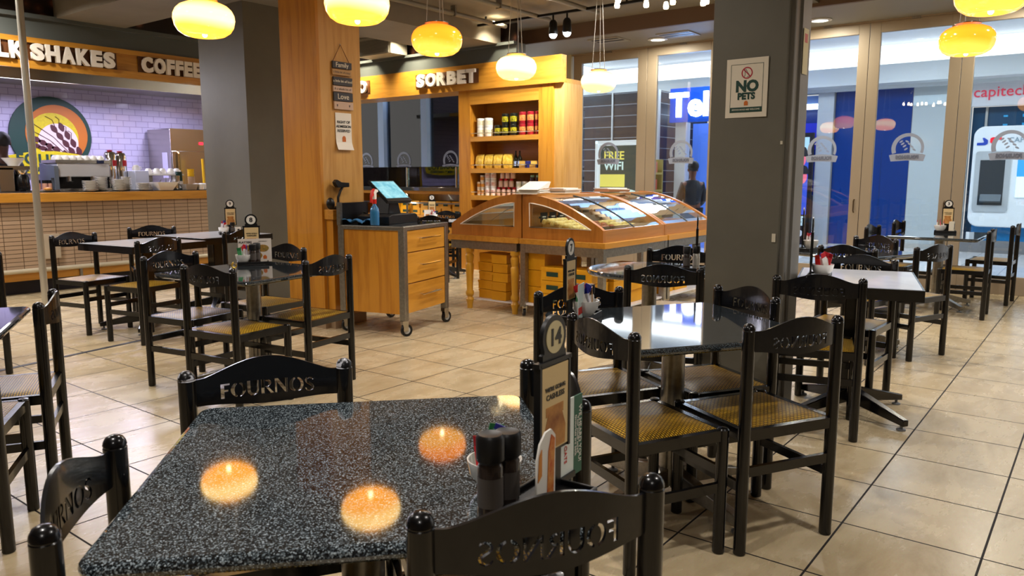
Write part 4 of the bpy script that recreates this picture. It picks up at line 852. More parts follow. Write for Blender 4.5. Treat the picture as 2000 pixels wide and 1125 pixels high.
# ------------------------------------------------------------------ pastry display island
def arch2(u):
    th=u*R(66); r=1.0
    return 1.247-(1-math.cos(th))/(1-math.cos(R(66)))*(1.247-0.92)
def display(name,label,y_in,sgn,x0,x1,zb=0.80):
    # y_in: the flat back (centre line), outer edge at y_in+sgn*0.95
    t_=thing(name,label,'display case',(x0,y_in,0))
    Wd=0.95; L=x1-x0; N=18
    def ring(u0,u1,zlow,off):
        return [(sgn*Wd*(u0+(u1-u0)*k/N), arch2(u0+(u1-u0)*k/N)-off) for k in range(N+1)]
    def endframe(xa,xb,nm):
        mb=MB(); U0,U1=0.09,0.86
        us_=[U0+(U1-U0)*k/N for k in range(N+1)]
        top=[(sgn*Wd*u,arch2(u)) for u in us_]; inn=[(sgn*Wd*u,max(arch2(u)-0.085,0.915)) for u in us_]
        for k in range(N):
            a,b=top[k],top[k+1]; c,d=inn[k],inn[k+1]
            vs=[(x,p[0],p[1]) for x in (xa,xb) for p in (a,b,d,c)]
            mb.add(vs,[(0,1,2,3),(7,6,5,4),(0,4,5,1),(3,2,6,7)])
        mb.prism([(0,zb),(sgn*Wd,zb),(sgn*Wd,0.915),(0,0.915)],xa,xb,'yzx')
        mb.prism([(0,0.915),(sgn*Wd*U0,0.915),(sgn*Wd*U0,arch2(U0)),(sgn*Wd*U0/2,arch2(U0/2)),(0,arch2(0))],xa,xb,'yzx')
        mb.prism([(sgn*Wd*U1,0.915),(sgn*Wd,0.915),(sgn*Wd*0.965,arch2(0.965)),(sgn*Wd*0.91,arch2(0.91)),(sgn*Wd*U1,arch2(U1))],xa,xb,'yzx')
        return sub(t_,nm,mb,M_woodC,ang=30)
    e1=endframe(0,0.045,'end_frame')
    mbg=MB(); inn=[(sgn*Wd*(0.09+(0.86-0.09)*k/N), max(arch2(0.09+(0.86-0.09)*k/N)-0.085,0.9151)) for k in range(N+1)]
    mbg.add([(0.02,sgn*Wd*0.09,0.915)]+[(0.02,p[0],p[1]) for p in inn]+[(0.02,sgn*Wd*0.86,0.915)],[tuple(range(N+3))])
    sub(e1,'end_glass',mbg,glass_material('case_glass','#E9F3F0',1.0))
    mbt=MB().tube([(-0.004,sgn*Wd*0.095,0.918)]+[(-0.004,p[0],p[1]) for p in inn]+[(-0.004,sgn*Wd*0.86,0.918)],0.006,6,closed=True)
    sub(e1,'glazing_bead',mbt,mat('pale_bead','#E6DCC8',0.4))
    endframe(L-0.045,L,'end_frame')
    # long sides
    sub(t_,'front_board',MB().box(0.045,L-0.045,min(sgn*Wd,sgn*(Wd-0.03)),max(sgn*Wd,sgn*(Wd-0.03)),zb,0.92),M_woodCX)
    sub(t_,'back_board',MB().box(0.045,L-0.045,min(0,sgn*0.03),max(0,sgn*0.03),zb,1.2),M_woodCX)
    sub(t_,'top_board',MB().box(0.045,L-0.045,min(0,sgn*0.2),max(0,sgn*0.2),1.215,1.235),M_woodCX)
    sub(t_,'case_floor',MB().box(0.045,L-0.045,min(sgn*0.03,sgn*(Wd-0.03)),max(sgn*0.03,sgn*(Wd-0.03)),zb,zb+0.02),mat('tray_white','#D8DADA',0.2))
    mb=MB(); M2=16; us=[0.17+(0.985-0.17)*k/M2 for k in range(M2+1)]
    for k in range(M2):
        a=(sgn*Wd*us[k],arch2(us[k])-0.012); b=(sgn*Wd*us[k+1],arch2(us[k+1])-0.012)
        mb.quad((0.045,a[0],a[1]),(L-0.045,a[0],a[1]),(L-0.045,b[0],b[1]),(0.045,b[0],b[1]))
    sub(t_,'curved_glass',mb,MATS['case_glass'],ang=60)
    sub(t_,'glass_joint',MB().tube([(L/2,sgn*Wd*u,arch2(u)-0.008) for u in us],0.006,6),mat('dark_joint','#3A4448',0.3))
    sub(t_,'price_rail',MB().box(0.1,L-0.1,min(sgn*0.12,sgn*0.13),max(sgn*0.12,sgn*0.13),1.0,1.02),M_steel2)
    for i in range(int((L-0.2)/0.16)):
        x=0.12+0.16*i; p=sub(t_,'price_tag',MB().box(x,x+0.12,min(sgn*0.135,sgn*0.14),max(sgn*0.135,sgn*0.14),0.96,1.06),M_blackp)
        sub(p,'tag_writing',MB().box(x+0.03,x+0.09,min(sgn*0.14,sgn*0.142),max(sgn*0.14,sgn*0.142),1.01,1.02).box(x+0.04,x+0.08,min(sgn*0.14,sgn*0.142),max(sgn*0.14,sgn*0.142),0.98,0.995),M_paper)
    return t_
dA=display('pastry_display','curved glass pastry case facing right, nearest end with filled trays',4.70,-1,6.27,7.53)
dB=display('pastry_display','emptier curved glass case behind the filled pastry case',4.70,-1,7.54,8.75)
dC=display('pastry_display','curved wooden display case on turned legs facing the sorbet sign',4.72,1,6.27,7.60)
sub(dC,'display_shelf',MB().box(0.1,1.2,0.1,0.8,0.821,0.84),mat('pale_cloth','#C9DAD8',0.4))
# tables beneath
tb=thing('display_table','steel framed trolley table carrying the filled pastry cases','table',(6.2,3.68,0))
sub(tb,'table_slab',MB().box(0.04,1.34,0.03,1.04,0.745,0.799),M_woodX,bevel=0.003)
mb=MB().box(0.0905,1.2995,0.042,0.08,0.66,0.745).box(0.0905,1.2995,0.98,1.018,0.66,0.745).box(0.032,0.07,0.1005,0.9595,0.66,0.745).box(1.32,1.358,0.1005,0.9595,0.66,0.745)
for x in (0.03,1.30):
    for y in (0.04,0.96): mb.box(x,x+0.06,y,y+0.06,0.1,0.745)
sub(tb,'steel_frame',mb,M_steel)
sub(tb,'lower_shelf',MB().box(0.05,1.34,0.06,1.0,0.12,0.14),M_white)
def caster(parent,x,y,rz=0.6,s=1.0):
    w=MB(); w.M=Matrix.Translation((x,y,0))@Matrix.Rotation(rz,4,'Z')
    n=20
    vs=[];fs=[]
    w2=MB(); w2.M=w.M@Matrix.Translation((0.02,0,0.05*s))@Matrix.Rotation(PI/2,4,'X')
    w2.lathe([(0.03*s,-0.012),(0.05*s,-0.013),(0.05*s,0.013),(0.03*s,0.012)],20,mi=0,cap=False).lathe([(0.0,-0.014),(0.03*s,-0.012),(0.03*s,0.012),(0.0,0.014)],16,mi=1)
    c=sub(parent,'caster',w2,[M_blackp,mat('hub_grey','#A9AAA8',0.4)])
    w.box(-0.02,0.03,-0.022,-0.016,0.045*s,0.12*s).box(-0.02,0.03,0.016,0.022,0.045*s,0.12*s).box(-0.03,0.03,-0.025,0.025,0.10*s,0.13*s)
    sub(c,'caster_fork',w,M_steel2)
for x in (0.06,1.33):
    for y in (0.07,0.99): caster(tb,x,y,0.8,0.85)
tb2=thing('display_table','steel framed table carrying the rear curved glass case','table',(7.56,3.68,0))
sub(tb2,'table_slab',MB().box(0.01,1.22,0.03,1.04,0.745,0.799),M_woodX); 
mb=MB().box(0.0905,1.1395,0.042,0.08,0.66,0.745).box(0.0905,1.1395,0.962,1.0,0.66,0.745).box(0.032,0.07,0.1005,0.9595,0.66,0.745).box(1.16,1.198,0.1005,0.9595,0.66,0.745)
for x in (0.03,1.14):
    for y in (0.04,0.96): mb.box(x,x+0.06,y,y+0.06,0.1,0.745)
sub(tb2,'steel_frame',mb,M_steel); sub(tb2,'lower_shelf',MB().box(0.05,1.2,0.06,1.0,0.12,0.14),M_white)
for x in (0.06,1.17):
    for y in (0.07,0.99): caster(tb2,x,y,0.8,0.85)
tb3=thing('display_table','table on turned honey wood legs under the left display case','table',(6.2,4.74,0))
sub(tb3,'table_slab',MB().box(0.04,1.42,-0.0,0.99,0.745,0.799),M_woodX)
sub(tb3,'apron',MB().box(0.06,0.09,0.03,0.93,0.655,0.745).box(1.36,1.39,0.03,0.93,0.655,0.745).box(0.0905,1.3595,0.90,0.929,0.656,0.744).box(0.0905,1.3595,0.031,0.06,0.656,0.744),M_steel)
lg=[(0.0,0.0),(0.03,0.0),(0.033,0.05),(0.045,0.10),(0.03,0.13),(0.044,0.15),(0.046,0.18),(0.034,0.2),(0.04,0.35),(0.047,0.48),(0.036,0.5),(0.046,0.55),(0.048,0.58),(0.034,0.6),(0.05,0.62),(0.05,0.66)]
for x,y in ((0.1,0.08),(0.1,0.70),(1.3,0.08),(1.3,0.85)): sub(tb3,'turned_leg',MB().lathe(lg,18,(x,y,0)),mat('turned_wood','#CF9A2C',0.35))
sub(tb3,'lower_shelf',MB().box(0.12,1.3,0.06,0.66,0.10,0.115),M_white)
k=0
cartons(car2,[(6.36,3.97,0.141+0.131*i,random.uniform(-.06,.06)) for i in range(3)]+[(6.37,4.29,0.141+0.131*i,random.uniform(-.03,.03)) for i in range(3)],'yellow carton in the front stack under the filled pastry case','cartons under the filled pastry case, front')
cartons(car2,[(6.72+0.34*j,3.94,0.141+0.131*i,random.uniform(-.03,.03)) for i in range(3) for j in range(2)],'green labelled yellow carton along the right side under the pastry case','cartons under the pastry case, right side')
cartons(car3,[(6.47,4.60,0.141+0.171*i,random.uniform(-.02,.02)) for i in range(3)],'larger plain yellow carton beside the turned leg stack','larger cartons beside the turned legs')
cartons(car2,[(7.8+0.36*j,3.97,0.141+0.131*i,random.uniform(-.03,.03)) for i in range(2) for j in range(2)],'yellow carton under the rear glass case','cartons under the rear case')
car4=MB().box(-0.117,0.117,-0.096,0.096,0,0.09,0).box(-0.12,0.12,-0.1,0.1,0.068,0.094,0).mesh('yellow_carton',[M_yellowbox])
cartons(car4,[(6.5,5.28,0.116+0.0985*i,random.uniform(-.06,.06)) for i in range(5)]+[(6.46,5.06,0.116+0.0985*i,random.uniform(-.06,.06)) for i in range(5)],'small yellow carton stacked five high on the low white shelf','cartons on the turned leg table shelf')
# pastries
bunM=noisy('brown_bun','#8E3F16','#B5642A',18.0,0.35); crM=noisy('cream_pastry','#D9B65A','#EBD9A0',14.0,0.5); dkM=noisy('dark_pastry','#5A2A1A','#A5765A',20.0,0.4)
bun=MB().sphere((0,0,0.03),0.045,12,8,sc=(1,1,0.75)).mesh('bun',[bunM]); crs=MB().sphere((0,0,0.028),0.05,12,8,sc=(1.25,0.7,0.6)).sphere((0.05,0.02,0.02),0.03,8,6).sphere((-0.05,0.02,0.02),0.03,8,6).mesh('pastry',[crM]); dkp=MB().sphere((0,0,0.026),0.045,10,8,sc=(1.1,0.9,0.6)).mesh('pastry',[dkM])
trM=mat('wood_tray','#B58A4A',0.5)
for nm,(x0,x1,y0,y1),lb in (('pastry_tray',(6.34,6.66,3.9,4.5),'sloped tray of cream pastries at near end of the case'),('pastry_tray',(6.70,7.02,3.9,4.5),'sloped tray of brown buns in the filled case'),('pastry_tray',(7.06,7.44,3.9,4.5),'sloped tray of long cream pastries in the filled case')):
    t_=thing(nm,lb,'tray',(x0,y0,0.821)); sub(t_,'tray_base',MB().prism([(0,0),(y1-y0,0),(y1-y0,0.14),(0,0.02)],0,x1-x0,'yzx'),trM)
def onslope(x,y): return 0.821+0.02+0.12*(y-3.9)/0.6
for (me,xs,ys,lb,gp,nm) in ((crs,[6.39,6.47,6.55,6.62],[3.95,4.05,4.15,4.25,4.35,4.45],'cream pastry piled on near tray of the glass case','cream pastries on the near tray','pastry'),(bun,[6.75,6.84,6.93],[3.95,4.05,4.15,4.25,4.35,4.45],'glossy brown bun in rows in the middle of the glass case','brown buns in the case','bun'),(crs,[7.12,7.22,7.32,7.4],[3.95,4.05,4.15,4.25,4.35,4.45],'pale pastry in rows on the far tray of the glass case','pale pastries on the far tray','pastry')):
    for x in xs:
        for y in ys:
            o_=link(nm,me); o_.location=(x+random.uniform(-.01,.01),y+random.uniform(-.01,.01),onslope(x,y)-0.002); o_.rotation_euler=(0,0,random.uniform(-.5,.5)); tag(o_,lb,'pastry',gp)
for x,y in ((6.37,4.52),(6.5,4.53)):
    o_=link('pastry',dkp); o_.location=(x,y,0.822); tag(o_,'dark pink iced cake at inner corner of the glass case','cake','iced cakes in the case')
# paper bags on top
def paper_stack(x,y,lb,tilt,n,w=0.34,d=0.22,kr=False):
    t_=thing('paper_bags',lb,'paper bags',(x,y,1.248),tilt)
    mb=MB()
    for i in range(n):
        dx=random.uniform(-.02,.02); dy=random.uniform(-.02,.02); mb.box(-w/2+dx,w/2+dx,-d/2+dy,d/2+dy,i*0.011,i*0.011+0.010)
    sub(t_,'bag_stack',mb,M_paper)
    if kr: sub(t_,'kraft_bag',MB().prism([(-0.2,0.0),(0.16,0.0),(0.18,0.02),(-0.18,0.03)],-0.13,0.1,'xzy'),mat('brown_paper','#8A5A34',0.7))
    return t_
a_=paper_stack(6.42,4.68,'loose white paper bags on the near end of the display island',0.3,4); sub(a_,'folded_bag',MB().prism([(-0.2,0.045),(0.15,0.06),(0.22,0.12),(0.18,0.125),(-0.05,0.075)],-0.12,0.1,'xzy'),M_paper)
paper_stack(6.95,4.66,'neat pile of white paper bags in middle of the island top',0.1,5)
paper_stack(7.9,4.62,'white paper bags with a brown bag at far end of the island top',-0.2,4,kr=True)

# ------------------------------------------------------------------ till trolley
tr=thing('till_trolley','honey wood till trolley with three drawers in a steel frame on casters','trolley',(4.76,4.87,0),R(14))
TW,TD,TH=0.814,0.70,0.985   # local x = drawer side going away to the right, local y = towards the pillar
mb=MB()
for x in (0,TW-0.06):
    for y in (0,TD-0.06): mb.box(x,x+0.06,y,y+0.06,0.145,TH-0.03)
mb.box(0,TW,0,TD,TH-0.035,TH)
sub(tr,'steel_frame',mb,M_steel,bevel=0.003)
sub(tr,'side_panel',MB().box(0.012,0.03,0.06,TD-0.06,0.2,TH-0.035),M_woodF)
sub(tr,'carcass',MB().box(0.03,TW-0.03,0.03,TD-0.03,0.2,TH-0.04),M_woodF)
for i,(z0,z1) in enumerate(((0.205,0.465),(0.475,0.745),(0.755,0.945))):
    d=sub(tr,'drawer',MB().box(0.065,TW-0.065,0.008,0.03,z0,z1),M_woodL if False else M_woodX,bevel=0.002)
    zc=(z0+z1)/2+0.02
    sub(d,'drawer_handle',MB().tube([(0.29,0.008,zc),(0.29,-0.03,zc)],0.005,8).tube([(0.57,0.008,zc),(0.57,-0.03,zc)],0.005,8).tube([(0.255,-0.03,zc),(0.605,-0.03,zc)],0.007,10),M_chrome)
sub(tr,'stone_top',MB().box(0.03,TW-0.03,0.03,TD-0.03,TH,TH+0.006),M_granite2)
sub(tr,'upstand',MB().box(0,0.45,TD-0.03,TD,TH,TH+0.20).box(0.42,0.45,TD-0.03,TD,TH,TH+0.2),M_blackp)
sub(tr,'upstand_edge',MB().box(-0.004,0.03,TD-0.035,TD+0.004,TH,TH+0.205),M_steel)
for x in (0.03,TW-0.03):
    for y in (0.03,TD-0.03): caster(tr,x,y,-0.5+0.3*x,1.1)
def trp(x,y,z=0):
    c,s_=math.cos(R(14)),math.sin(R(14)); return (4.76+c*x-s_*y,4.87+s_*x+c*y,z)
T0=TH+0.0065
po=thing('till','black touch screen till with lit blue screen on the trolley','till',trp(0.42,0.42,T0),R(14))
sub(po,'till_base',MB().prism([(-0.26,0.0),(0.24,0.0),(0.24,0.07),(0.2,0.085),(-0.2,0.085),(-0.26,0.07)],-0.17,0.17,'xzy'),M_blackp,bevel=0.004)
sub(po,'pedestal',MB().prism([(-0.1,0.085),(0.12,0.085),(0.06,0.24),(-0.06,0.24)],-0.06,0.1,'xzy'),M_blackp,bevel=0.006)
def tilted(parent,name,w,h,d,c,tilt,yaw,m,off=0.0,inset=0.0):
    mb=MB(); mb.M=Matrix.Translation(c)@Matrix.Rotation(yaw,4,'Z')@Matrix.Rotation(-tilt,4,'X')
    mb.box(-w/2+inset,w/2-inset,-d/2-off,d/2-off,-h/2+inset,h/2-inset); return sub(parent,name,mb,m)
sc_=tilted(po,'monitor',0.36,0.29,0.03,(0.0,-0.02,0.29),R(50),R(-6),M_blackp)
M_scr=noisy('till_screen','#5FA9C0','#9AD0DC',14.0,0.15); bsdf(M_scr).inputs['Emission Strength'].default_value=0.55
t=NT(M_scr); t.link(bsdf(M_scr).inputs['Base Color'].links[0].from_socket, bsdf(M_scr).inputs['Emission Color'])
mb=MB(); mb.M=Matrix.Translation((0.0,-0.02,0.29))@Matrix.Rotation(R(-6),4,'Z')@Matrix.Rotation(-R(50),4,'X'); mb.box(-0.165,0.165,-0.0165,-0.015,-0.105,0.13); sub(sc_,'screen',mb,M_scr)
sub(po,'card_slot',MB().box(0.241,0.3,-0.05,0.1,0.02,0.05),M_white)
sub(po,'cable',MB().tube([(0.0,0.16,0.05),(-0.1,0.22,0.1),(-0.2,0.2,0.06),(-0.26,0.15,0.03)],0.008,8),M_blackp)
sp=thing('spray_bottle','blue spray bottle with red trigger on the till trolley','bottle',trp(0.065,0.34,T0),R(200))
sub(sp,'bottle',MB().lathe([(0.04,0),(0.042,0.01),(0.042,0.11),(0.036,0.15),(0.015,0.18),(0.015,0.2)],20),mat('blue_liquid','#2F74A8',0.08,coat=0.6,spec=0.7))
sub(sp,'collar',MB().lathe([(0.018,0.19),(0.02,0.195),(0.02,0.225),(0.016,0.23)],16),mat('bright_red','#D0281C',0.35))
h=sub(sp,'spray_head',MB().prism([(-0.02,0.23),(0.02,0.23),(0.022,0.27),(0.03,0.29),(0.0,0.32),(-0.05,0.315),(-0.055,0.295),(-0.02,0.285)],-0.014,0.014,'xzy'),M_ceramic,bevel=0.003)
sub(h,'trigger',MB().prism([(0.018,0.27),(0.05,0.25),(0.055,0.2),(0.065,0.2),(0.062,0.265),(0.04,0.31),(0.0,0.325),(0.02,0.29)],-0.01,0.01,'xzy'),MATS['bright_red'])
cl=obj('cloth',MB().box(0,0.001,0,0.001,0,0.001),mat('blue_cloth','#3F7FB8',0.8))
bm=bmesh.new(); NX,NY=26,18
vs=[[bm.verts.new((0.26*(i/NX-0.5)+0.008*math.sin(j*0.9),0.17*(j/NY-0.5)+0.006*math.sin(i*1.1),0.006+0.026*abs(math.sin(i*0.24+j*0.13))+0.014*abs(math.sin(j*0.33+i*0.11)))) for j in range(NY+1)] for i in range(NX+1)]
for i in range(NX):
    for j in range(NY): bm.faces.new((vs[i][j],vs[i+1][j],vs[i+1][j+1],vs[i][j+1]))
bm.to_mesh(cl.data); bm.free(); cl.data.polygons.foreach_set('use_smooth',[True]*len(cl.data.polygons)); cl.location=trp(0.10,0.535,T0+0.002); cl.rotation_euler=(0,0,R(100)); sd=cl.modifiers.new('thick','SOLIDIFY'); sd.thickness=0.003; sd.offset=1
tag(cl,'crumpled blue cleaning cloth behind the spray bottle','cloth')
ss=thing('barcode_scanner','black barcode scanner on a bent stand beside the timber pillar','scanner',(4.72,5.685,1.1205))
sub(ss,'stand_base',MB().lathe([(0.06,0),(0.06,0.012),(0.03,0.03),(0.0,0.032)],18),M_blackp)
sub(ss,'stand_arm',MB().tube([(0,0,0.03),(0.0,0,0.11),(0.03,0,0.17),(0.06,0,0.21)],0.012,10),M_blackp)
sub(ss,'scanner_head',MB().prism([(-0.01,0.2),(0.12,0.205),(0.12,0.245),(0.03,0.25),(-0.02,0.275),(-0.045,0.25),(-0.03,0.22)],-0.025,0.025,'xzy'),M_blackp,bevel=0.004)
sub(ss,'scanner_handle',MB().sphere((-0.09,0.0,0.055),0.055,14,10,sc=(0.75,0.7,1.0)),M_blackp)
# plaque and notices on the timber pillar (front face Y = 5.75)
pq=thing('family_plaque','hanging plaque of six small boards about family and love','plaque',(4.75,5.745,2.05))
M_pqd=mat('slate_board','#3B3B42',0.6); M_pqa=mat('tan_board','#B08A5A',0.6); M_pqb=mat('blush_board','#C4A995',0.6); M_cr=mat('cream_paint','#E3DCC6',0.6)
for k,(z,hh,m,tx,tm,xo,ts) in enumerate(((0.39,0.062,M_pqd,'Family',M_cr,0.0,0.06),(0.325,0.052,M_pqa,'a little bit of crazy',MATS['slate_board'],-0.005,0.027),(0.245,0.075,M_pqd,'a little bit of loud',M_cr,0.003,0.032),(0.175,0.052,M_pqb,'& a whole lot of',MATS['slate_board'],0.0,0.03),(0.105,0.078,M_pqd,'Love',M_cr,0.004,0.07),(0.025,0.07,M_pqb,'',M_cr,0.006,0.03))):
    b=sub(pq,'plaque_board',MB().box(-0.01+xo,0.215+xo,-0.02,-0.004,z-hh/2,z+hh/2),m,bevel=0.002)
    if tx: text(b,'board_writing',tx,ts,tm,(0.1+xo,-0.0205,z),(1,0,0),(0,0,1),ext=0.0006)
    else: sub(b,'painted_hearts',MB().prism([(0.03,0.01),(0.022,0.03),(0.03,0.035),(0.038,0.03)],-0.022,-0.02,'xzy').prism([(0.175,0.01),(0.167,0.03),(0.175,0.035),(0.183,0.03)],-0.022,-0.02,'xzy'),M_pqd)
sub(pq,'hanging_cord',MB().tube([(0.0,-0.012,0.42),(0.095,-0.008,0.575),(0.19,-0.012,0.42)],0.003,6),mat('brown_cord','#6A3A1A',0.7))
sub(pq,'hook_nail',MB().lathe([(0.005,0),(0.005,0.01)],8,(0.095,-0.006,0.57)),M_steel)
rn=thing('admission_notice','curling white RIGHT OF ADMISSION RESERVED notice under the family plaque','notice',(4.765,5.746,1.67))
mb=MB(); N=10
for k in range(N):
    z0=0.34*k/N; z1=0.34*(k+1)/N; f=lambda z:-0.004-0.03*max(0,(0.09-z)/0.09)**1.5
    mb.quad((0,f(z0),z0),(0.19,f(z0),z0),(0.19,f(z1),z1),(0,f(z1),z1))
sub(rn,'sheet',mb,M_paper)
for z,s_ in ((0.255,'RIGHT OF'),(0.215,'ADMISSION'),(0.175,'RESERVED')): text(rn,'notice_lettering',s_,0.034,mat('ink','#1C2A38',0.5),(0.095,-0.0065,z),(1,0,0),(0,0,1),ext=0.0006,bold=0.0006)
sub(rn,'bread_mark',MB().prism([(0.075,0.075),(0.115,0.075),(0.115,0.11),(0.108,0.125),(0.095,0.13),(0.082,0.125),(0.075,0.11)],-0.0085,-0.006,'xzy'),mat('toast','#C0641E',0.5))
# no pets notice on the right column (face X = 4.6, facing -X)
npn=thing('no_pets_notice','laminated NO PETS notice on the grey column','notice',(4.6,1.775,1.95),R(-1.5))
sub(npn,'sheet',MB().box(-0.005,-0.001,-0.128,0.128,-0.175,0.17),mat('laminate','#D9CFBB',0.25,coat=0.5))
sub(npn,'border_line',MB().box(-0.0062,-0.005,-0.1,0.1,-0.145,-0.143).box(-0.0062,-0.005,-0.1,0.1,0.135,0.137).box(-0.0062,-0.005,-0.1,-0.098,-0.145,0.137).box(-0.0062,-0.005,0.098,0.1,-0.145,0.137),M_green)
text(npn,'notice_lettering','NO',0.088,M_green,(-0.006,-0.003,0.005),(0,-1,0),(0,0,1),ext=0.0006,bold=0.0045)
text(npn,'notice_lettering','PETS',0.052,M_green,(-0.006,-0.0,-0.052),(0,-1,0),(0,0,1),ext=0.0006,bold=0.0028)
b=sub(npn,'footer_band',MB().box(-0.0065,-0.005,-0.099,0.099,-0.143,-0.115),M_green); text(b,'footer_lettering','SERVICE DOGS ARE WELCOME',0.0125,M_cr,(-0.0068,0,-0.129),(0,-1,0),(0,0,1),ext=0.0003)
mb=MB()
for k in range(24): arc(mb,0.0,0.085,0.028,0.034,2*PI*k/24,2*PI*(k+1)/24,-0.0066,-0.005,2)
mb.M=Matrix.Translation((0,0,0.085))@Matrix.Rotation(R(45),4,'X'); mb.box(-0.0068,-0.005,-0.03,0.03,-0.0028,0.0028)
sub(npn,'prohibition_ring',mb,mat('crimson','#A8122E',0.5))
sub(npn,'dog_outline',MB().tube([(-0.0062,0.016,0.062),(-0.0062,0.012,0.075),(-0.0062,0.014,0.095),(-0.0062,0.018,0.104),(-0.0062,0.006,0.106),(-0.0062,-0.002,0.09),(-0.0062,-0.012,0.078),(-0.0062,-0.014,0.066),(-0.0062,0.0,0.062)],0.0009,5),M_blackp)
sub(npn,'bread_mark',MB().prism([(-0.012,-0.105),(0.012,-0.105),(0.012,-0.088),(0.008,-0.08),(0,-0.077),(-0.008,-0.08),(-0.012,-0.088)],-0.0065,-0.005,'yzx'),MATS['toast'])
sn=thing('side_notice','narrow yellowed sticker on the channel side of the grey column','notice',(4.74,1.492,2.15))
sub(sn,'sticker',MB().box(-0.03,0.06,-0.003,-0.001,-0.13,0.13),mat('aged_paper','#CFC49A',0.6)); sub(sn,'red_emblem',MB().box(-0.01,0.04,-0.004,-0.003,0.05,0.1),mat('sticker_red','#B83A2A',0.5))

# ------------------------------------------------------------------ dining chairs
def stroke(pts, ws):
    L=[];Rr=[]
    for i,p in enumerate(pts):
        a=pts[max(0,i-1)]; b=pts[min(len(pts)-1,i+1)]; dx,dy=b[0]-a[0],b[1]-a[1]; l=math.hypot(dx,dy); nx,ny=-dy/l,dx/l
        w=ws[i] if isinstance(ws,(list,tuple)) else ws
        L.append((p[0]+nx*w/2,p[1]+ny*w/2)); Rr.append((p[0]-nx*w/2,p[1]-ny*w/2))
    return L+Rr[::-1]
def ell(cx,cy,rx,ry,a0,a1,n=10): return [(cx+rx*math.cos(R(a0+(a1-a0)*k/n)),cy+ry*math.sin(R(a0+(a1-a0)*k/n))) for k in range(n+1)]
GL={
 'F':(0.62,[[(0.05,0),(0.05,1),(0.6,1),(0.6,0.87),(0.26,0.87),(0.26,0.58),(0.5,0.58),(0.5,0.45),(0.26,0.45),(0.26,0)]]),
 'O':(0.98,[ell(0.49,0.5,0.46,0.5,103,257)+ell(0.52,0.5,0.26,0.41,250,110),ell(0.49,0.5,0.46,0.5,-77,77)+ell(0.46,0.5,0.31,0.41,70,-70)]),
 'U':(0.88,[stroke([(0.16,1),(0.16,0.4),(0.2,0.2),(0.32,0.08),(0.48,0.06),(0.62,0.12),(0.71,0.28),(0.73,0.45),(0.73,1)],[0.2,0.2,0.19,0.17,0.14,0.12,0.11,0.1,0.1])]),
 'R':(0.85,[[(0.05,0),(0.05,1),(0.24,1),(0.24,0)],stroke([(0.31,0.94),(0.46,0.93),(0.57,0.85),(0.6,0.74),(0.56,0.62),(0.46,0.54),(0.31,0.51)],[0.11,0.12,0.15,0.17,0.15,0.12,0.1]),[(0.36,0.42),(0.52,0.42),(0.86,0.0),(0.64,0.0)]]),
 'N':(0.92,[[(0.06,0),(0.06,1),(0.26,1),(0.72,0.33),(0.72,1),(0.84,1),(0.84,0),(0.7,0),(0.18,0.76),(0.18,0)]]),
 'S':(0.66,[stroke([(0.56,0.8),(0.5,0.91),(0.36,0.95),(0.2,0.9),(0.13,0.78),(0.17,0.65),(0.32,0.54),(0.47,0.43),(0.54,0.3),(0.49,0.14),(0.35,0.05),(0.18,0.08),(0.08,0.22)],[0.06,0.1,0.11,0.13,0.15,0.17,0.18,0.18,0.16,0.14,0.11,0.1,0.06])])}
HALF=0.215
def chair_panel_mesh():
    cu=bpy.data.curves.new('backrest','CURVE'); cu.dimensions='2D'; cu.fill_mode='BOTH'; cu.extrude=0.0035
    def spl(p):
        s_=cu.splines.new('POLY'); s_.points.add(len(p)-1)
        for i,q in enumerate(p): s_.points[i].co=(q[0],q[1],0,1)
        s_.use_cyclic_u=True
    top=[];bot=[];n=40
    for k in range(n+1):
        u=-0.2+0.4*k/n; a=abs(u)
        zt=0.864 if a>0.178 else 0.864+0.046*(0.5+0.5*math.cos(PI*a/0.178))**0.65
        zb=0.787-0.017*(0.5+0.5*math.cos(PI*a/0.2))
        top.append((u,zt)); bot.append((u,zb))
    spl(top[::-1]+bot)
    word='FOURNOS'; Hh=0.043; tot=sum(GL[c][0] for c in word); sx=0.262/tot; x=-0.131
    for c in word:
        for pl in GL[c][1]: spl([(x+q[0]*sx,0.797+q[1]*Hh) for q in pl])
        x+=GL[c][0]*sx
    tmp=bpy.data.objects.new('tmp',cu); COL.objects.link(tmp)
    me=bpy.data.meshes.new_from_object(tmp.evaluated_get(bpy.context.evaluated_depsgraph_get())); bpy.data.objects.remove(tmp)
    bm=bmesh.new(); bm.from_mesh(me)
    bmesh.ops.remove_doubles(bm,verts=bm.verts,dist=1e-6)
    for k in range(1,28):
        x=-0.2+0.4*k/28
        bmesh.ops.bisect_plane(bm,geom=bm.verts[:]+bm.edges[:]+bm.faces[:],plane_co=(x,0,0),plane_no=(1,0,0),dist=1e-7)
    for v in bm.verts:
        u,z,w=v.co.x,v.co.y,v.co.z
        sag=0.045*(1-(u/0.215)**2)
        v.co=Vector((-u,-sag+w,z))     # reads from the sitter's side (local +y)
    bmesh.ops.recalc_face_normals(bm,faces=bm.faces)
    out=bpy.data.meshes.new('backrest'); bm.to_mesh(out); bm.free()
    out.polygons.foreach_set('use_smooth',[True]*len(out.polygons)); out.set_sharp_from_angle(angle=R(40)); out.materials.append(M_frame)
    return out
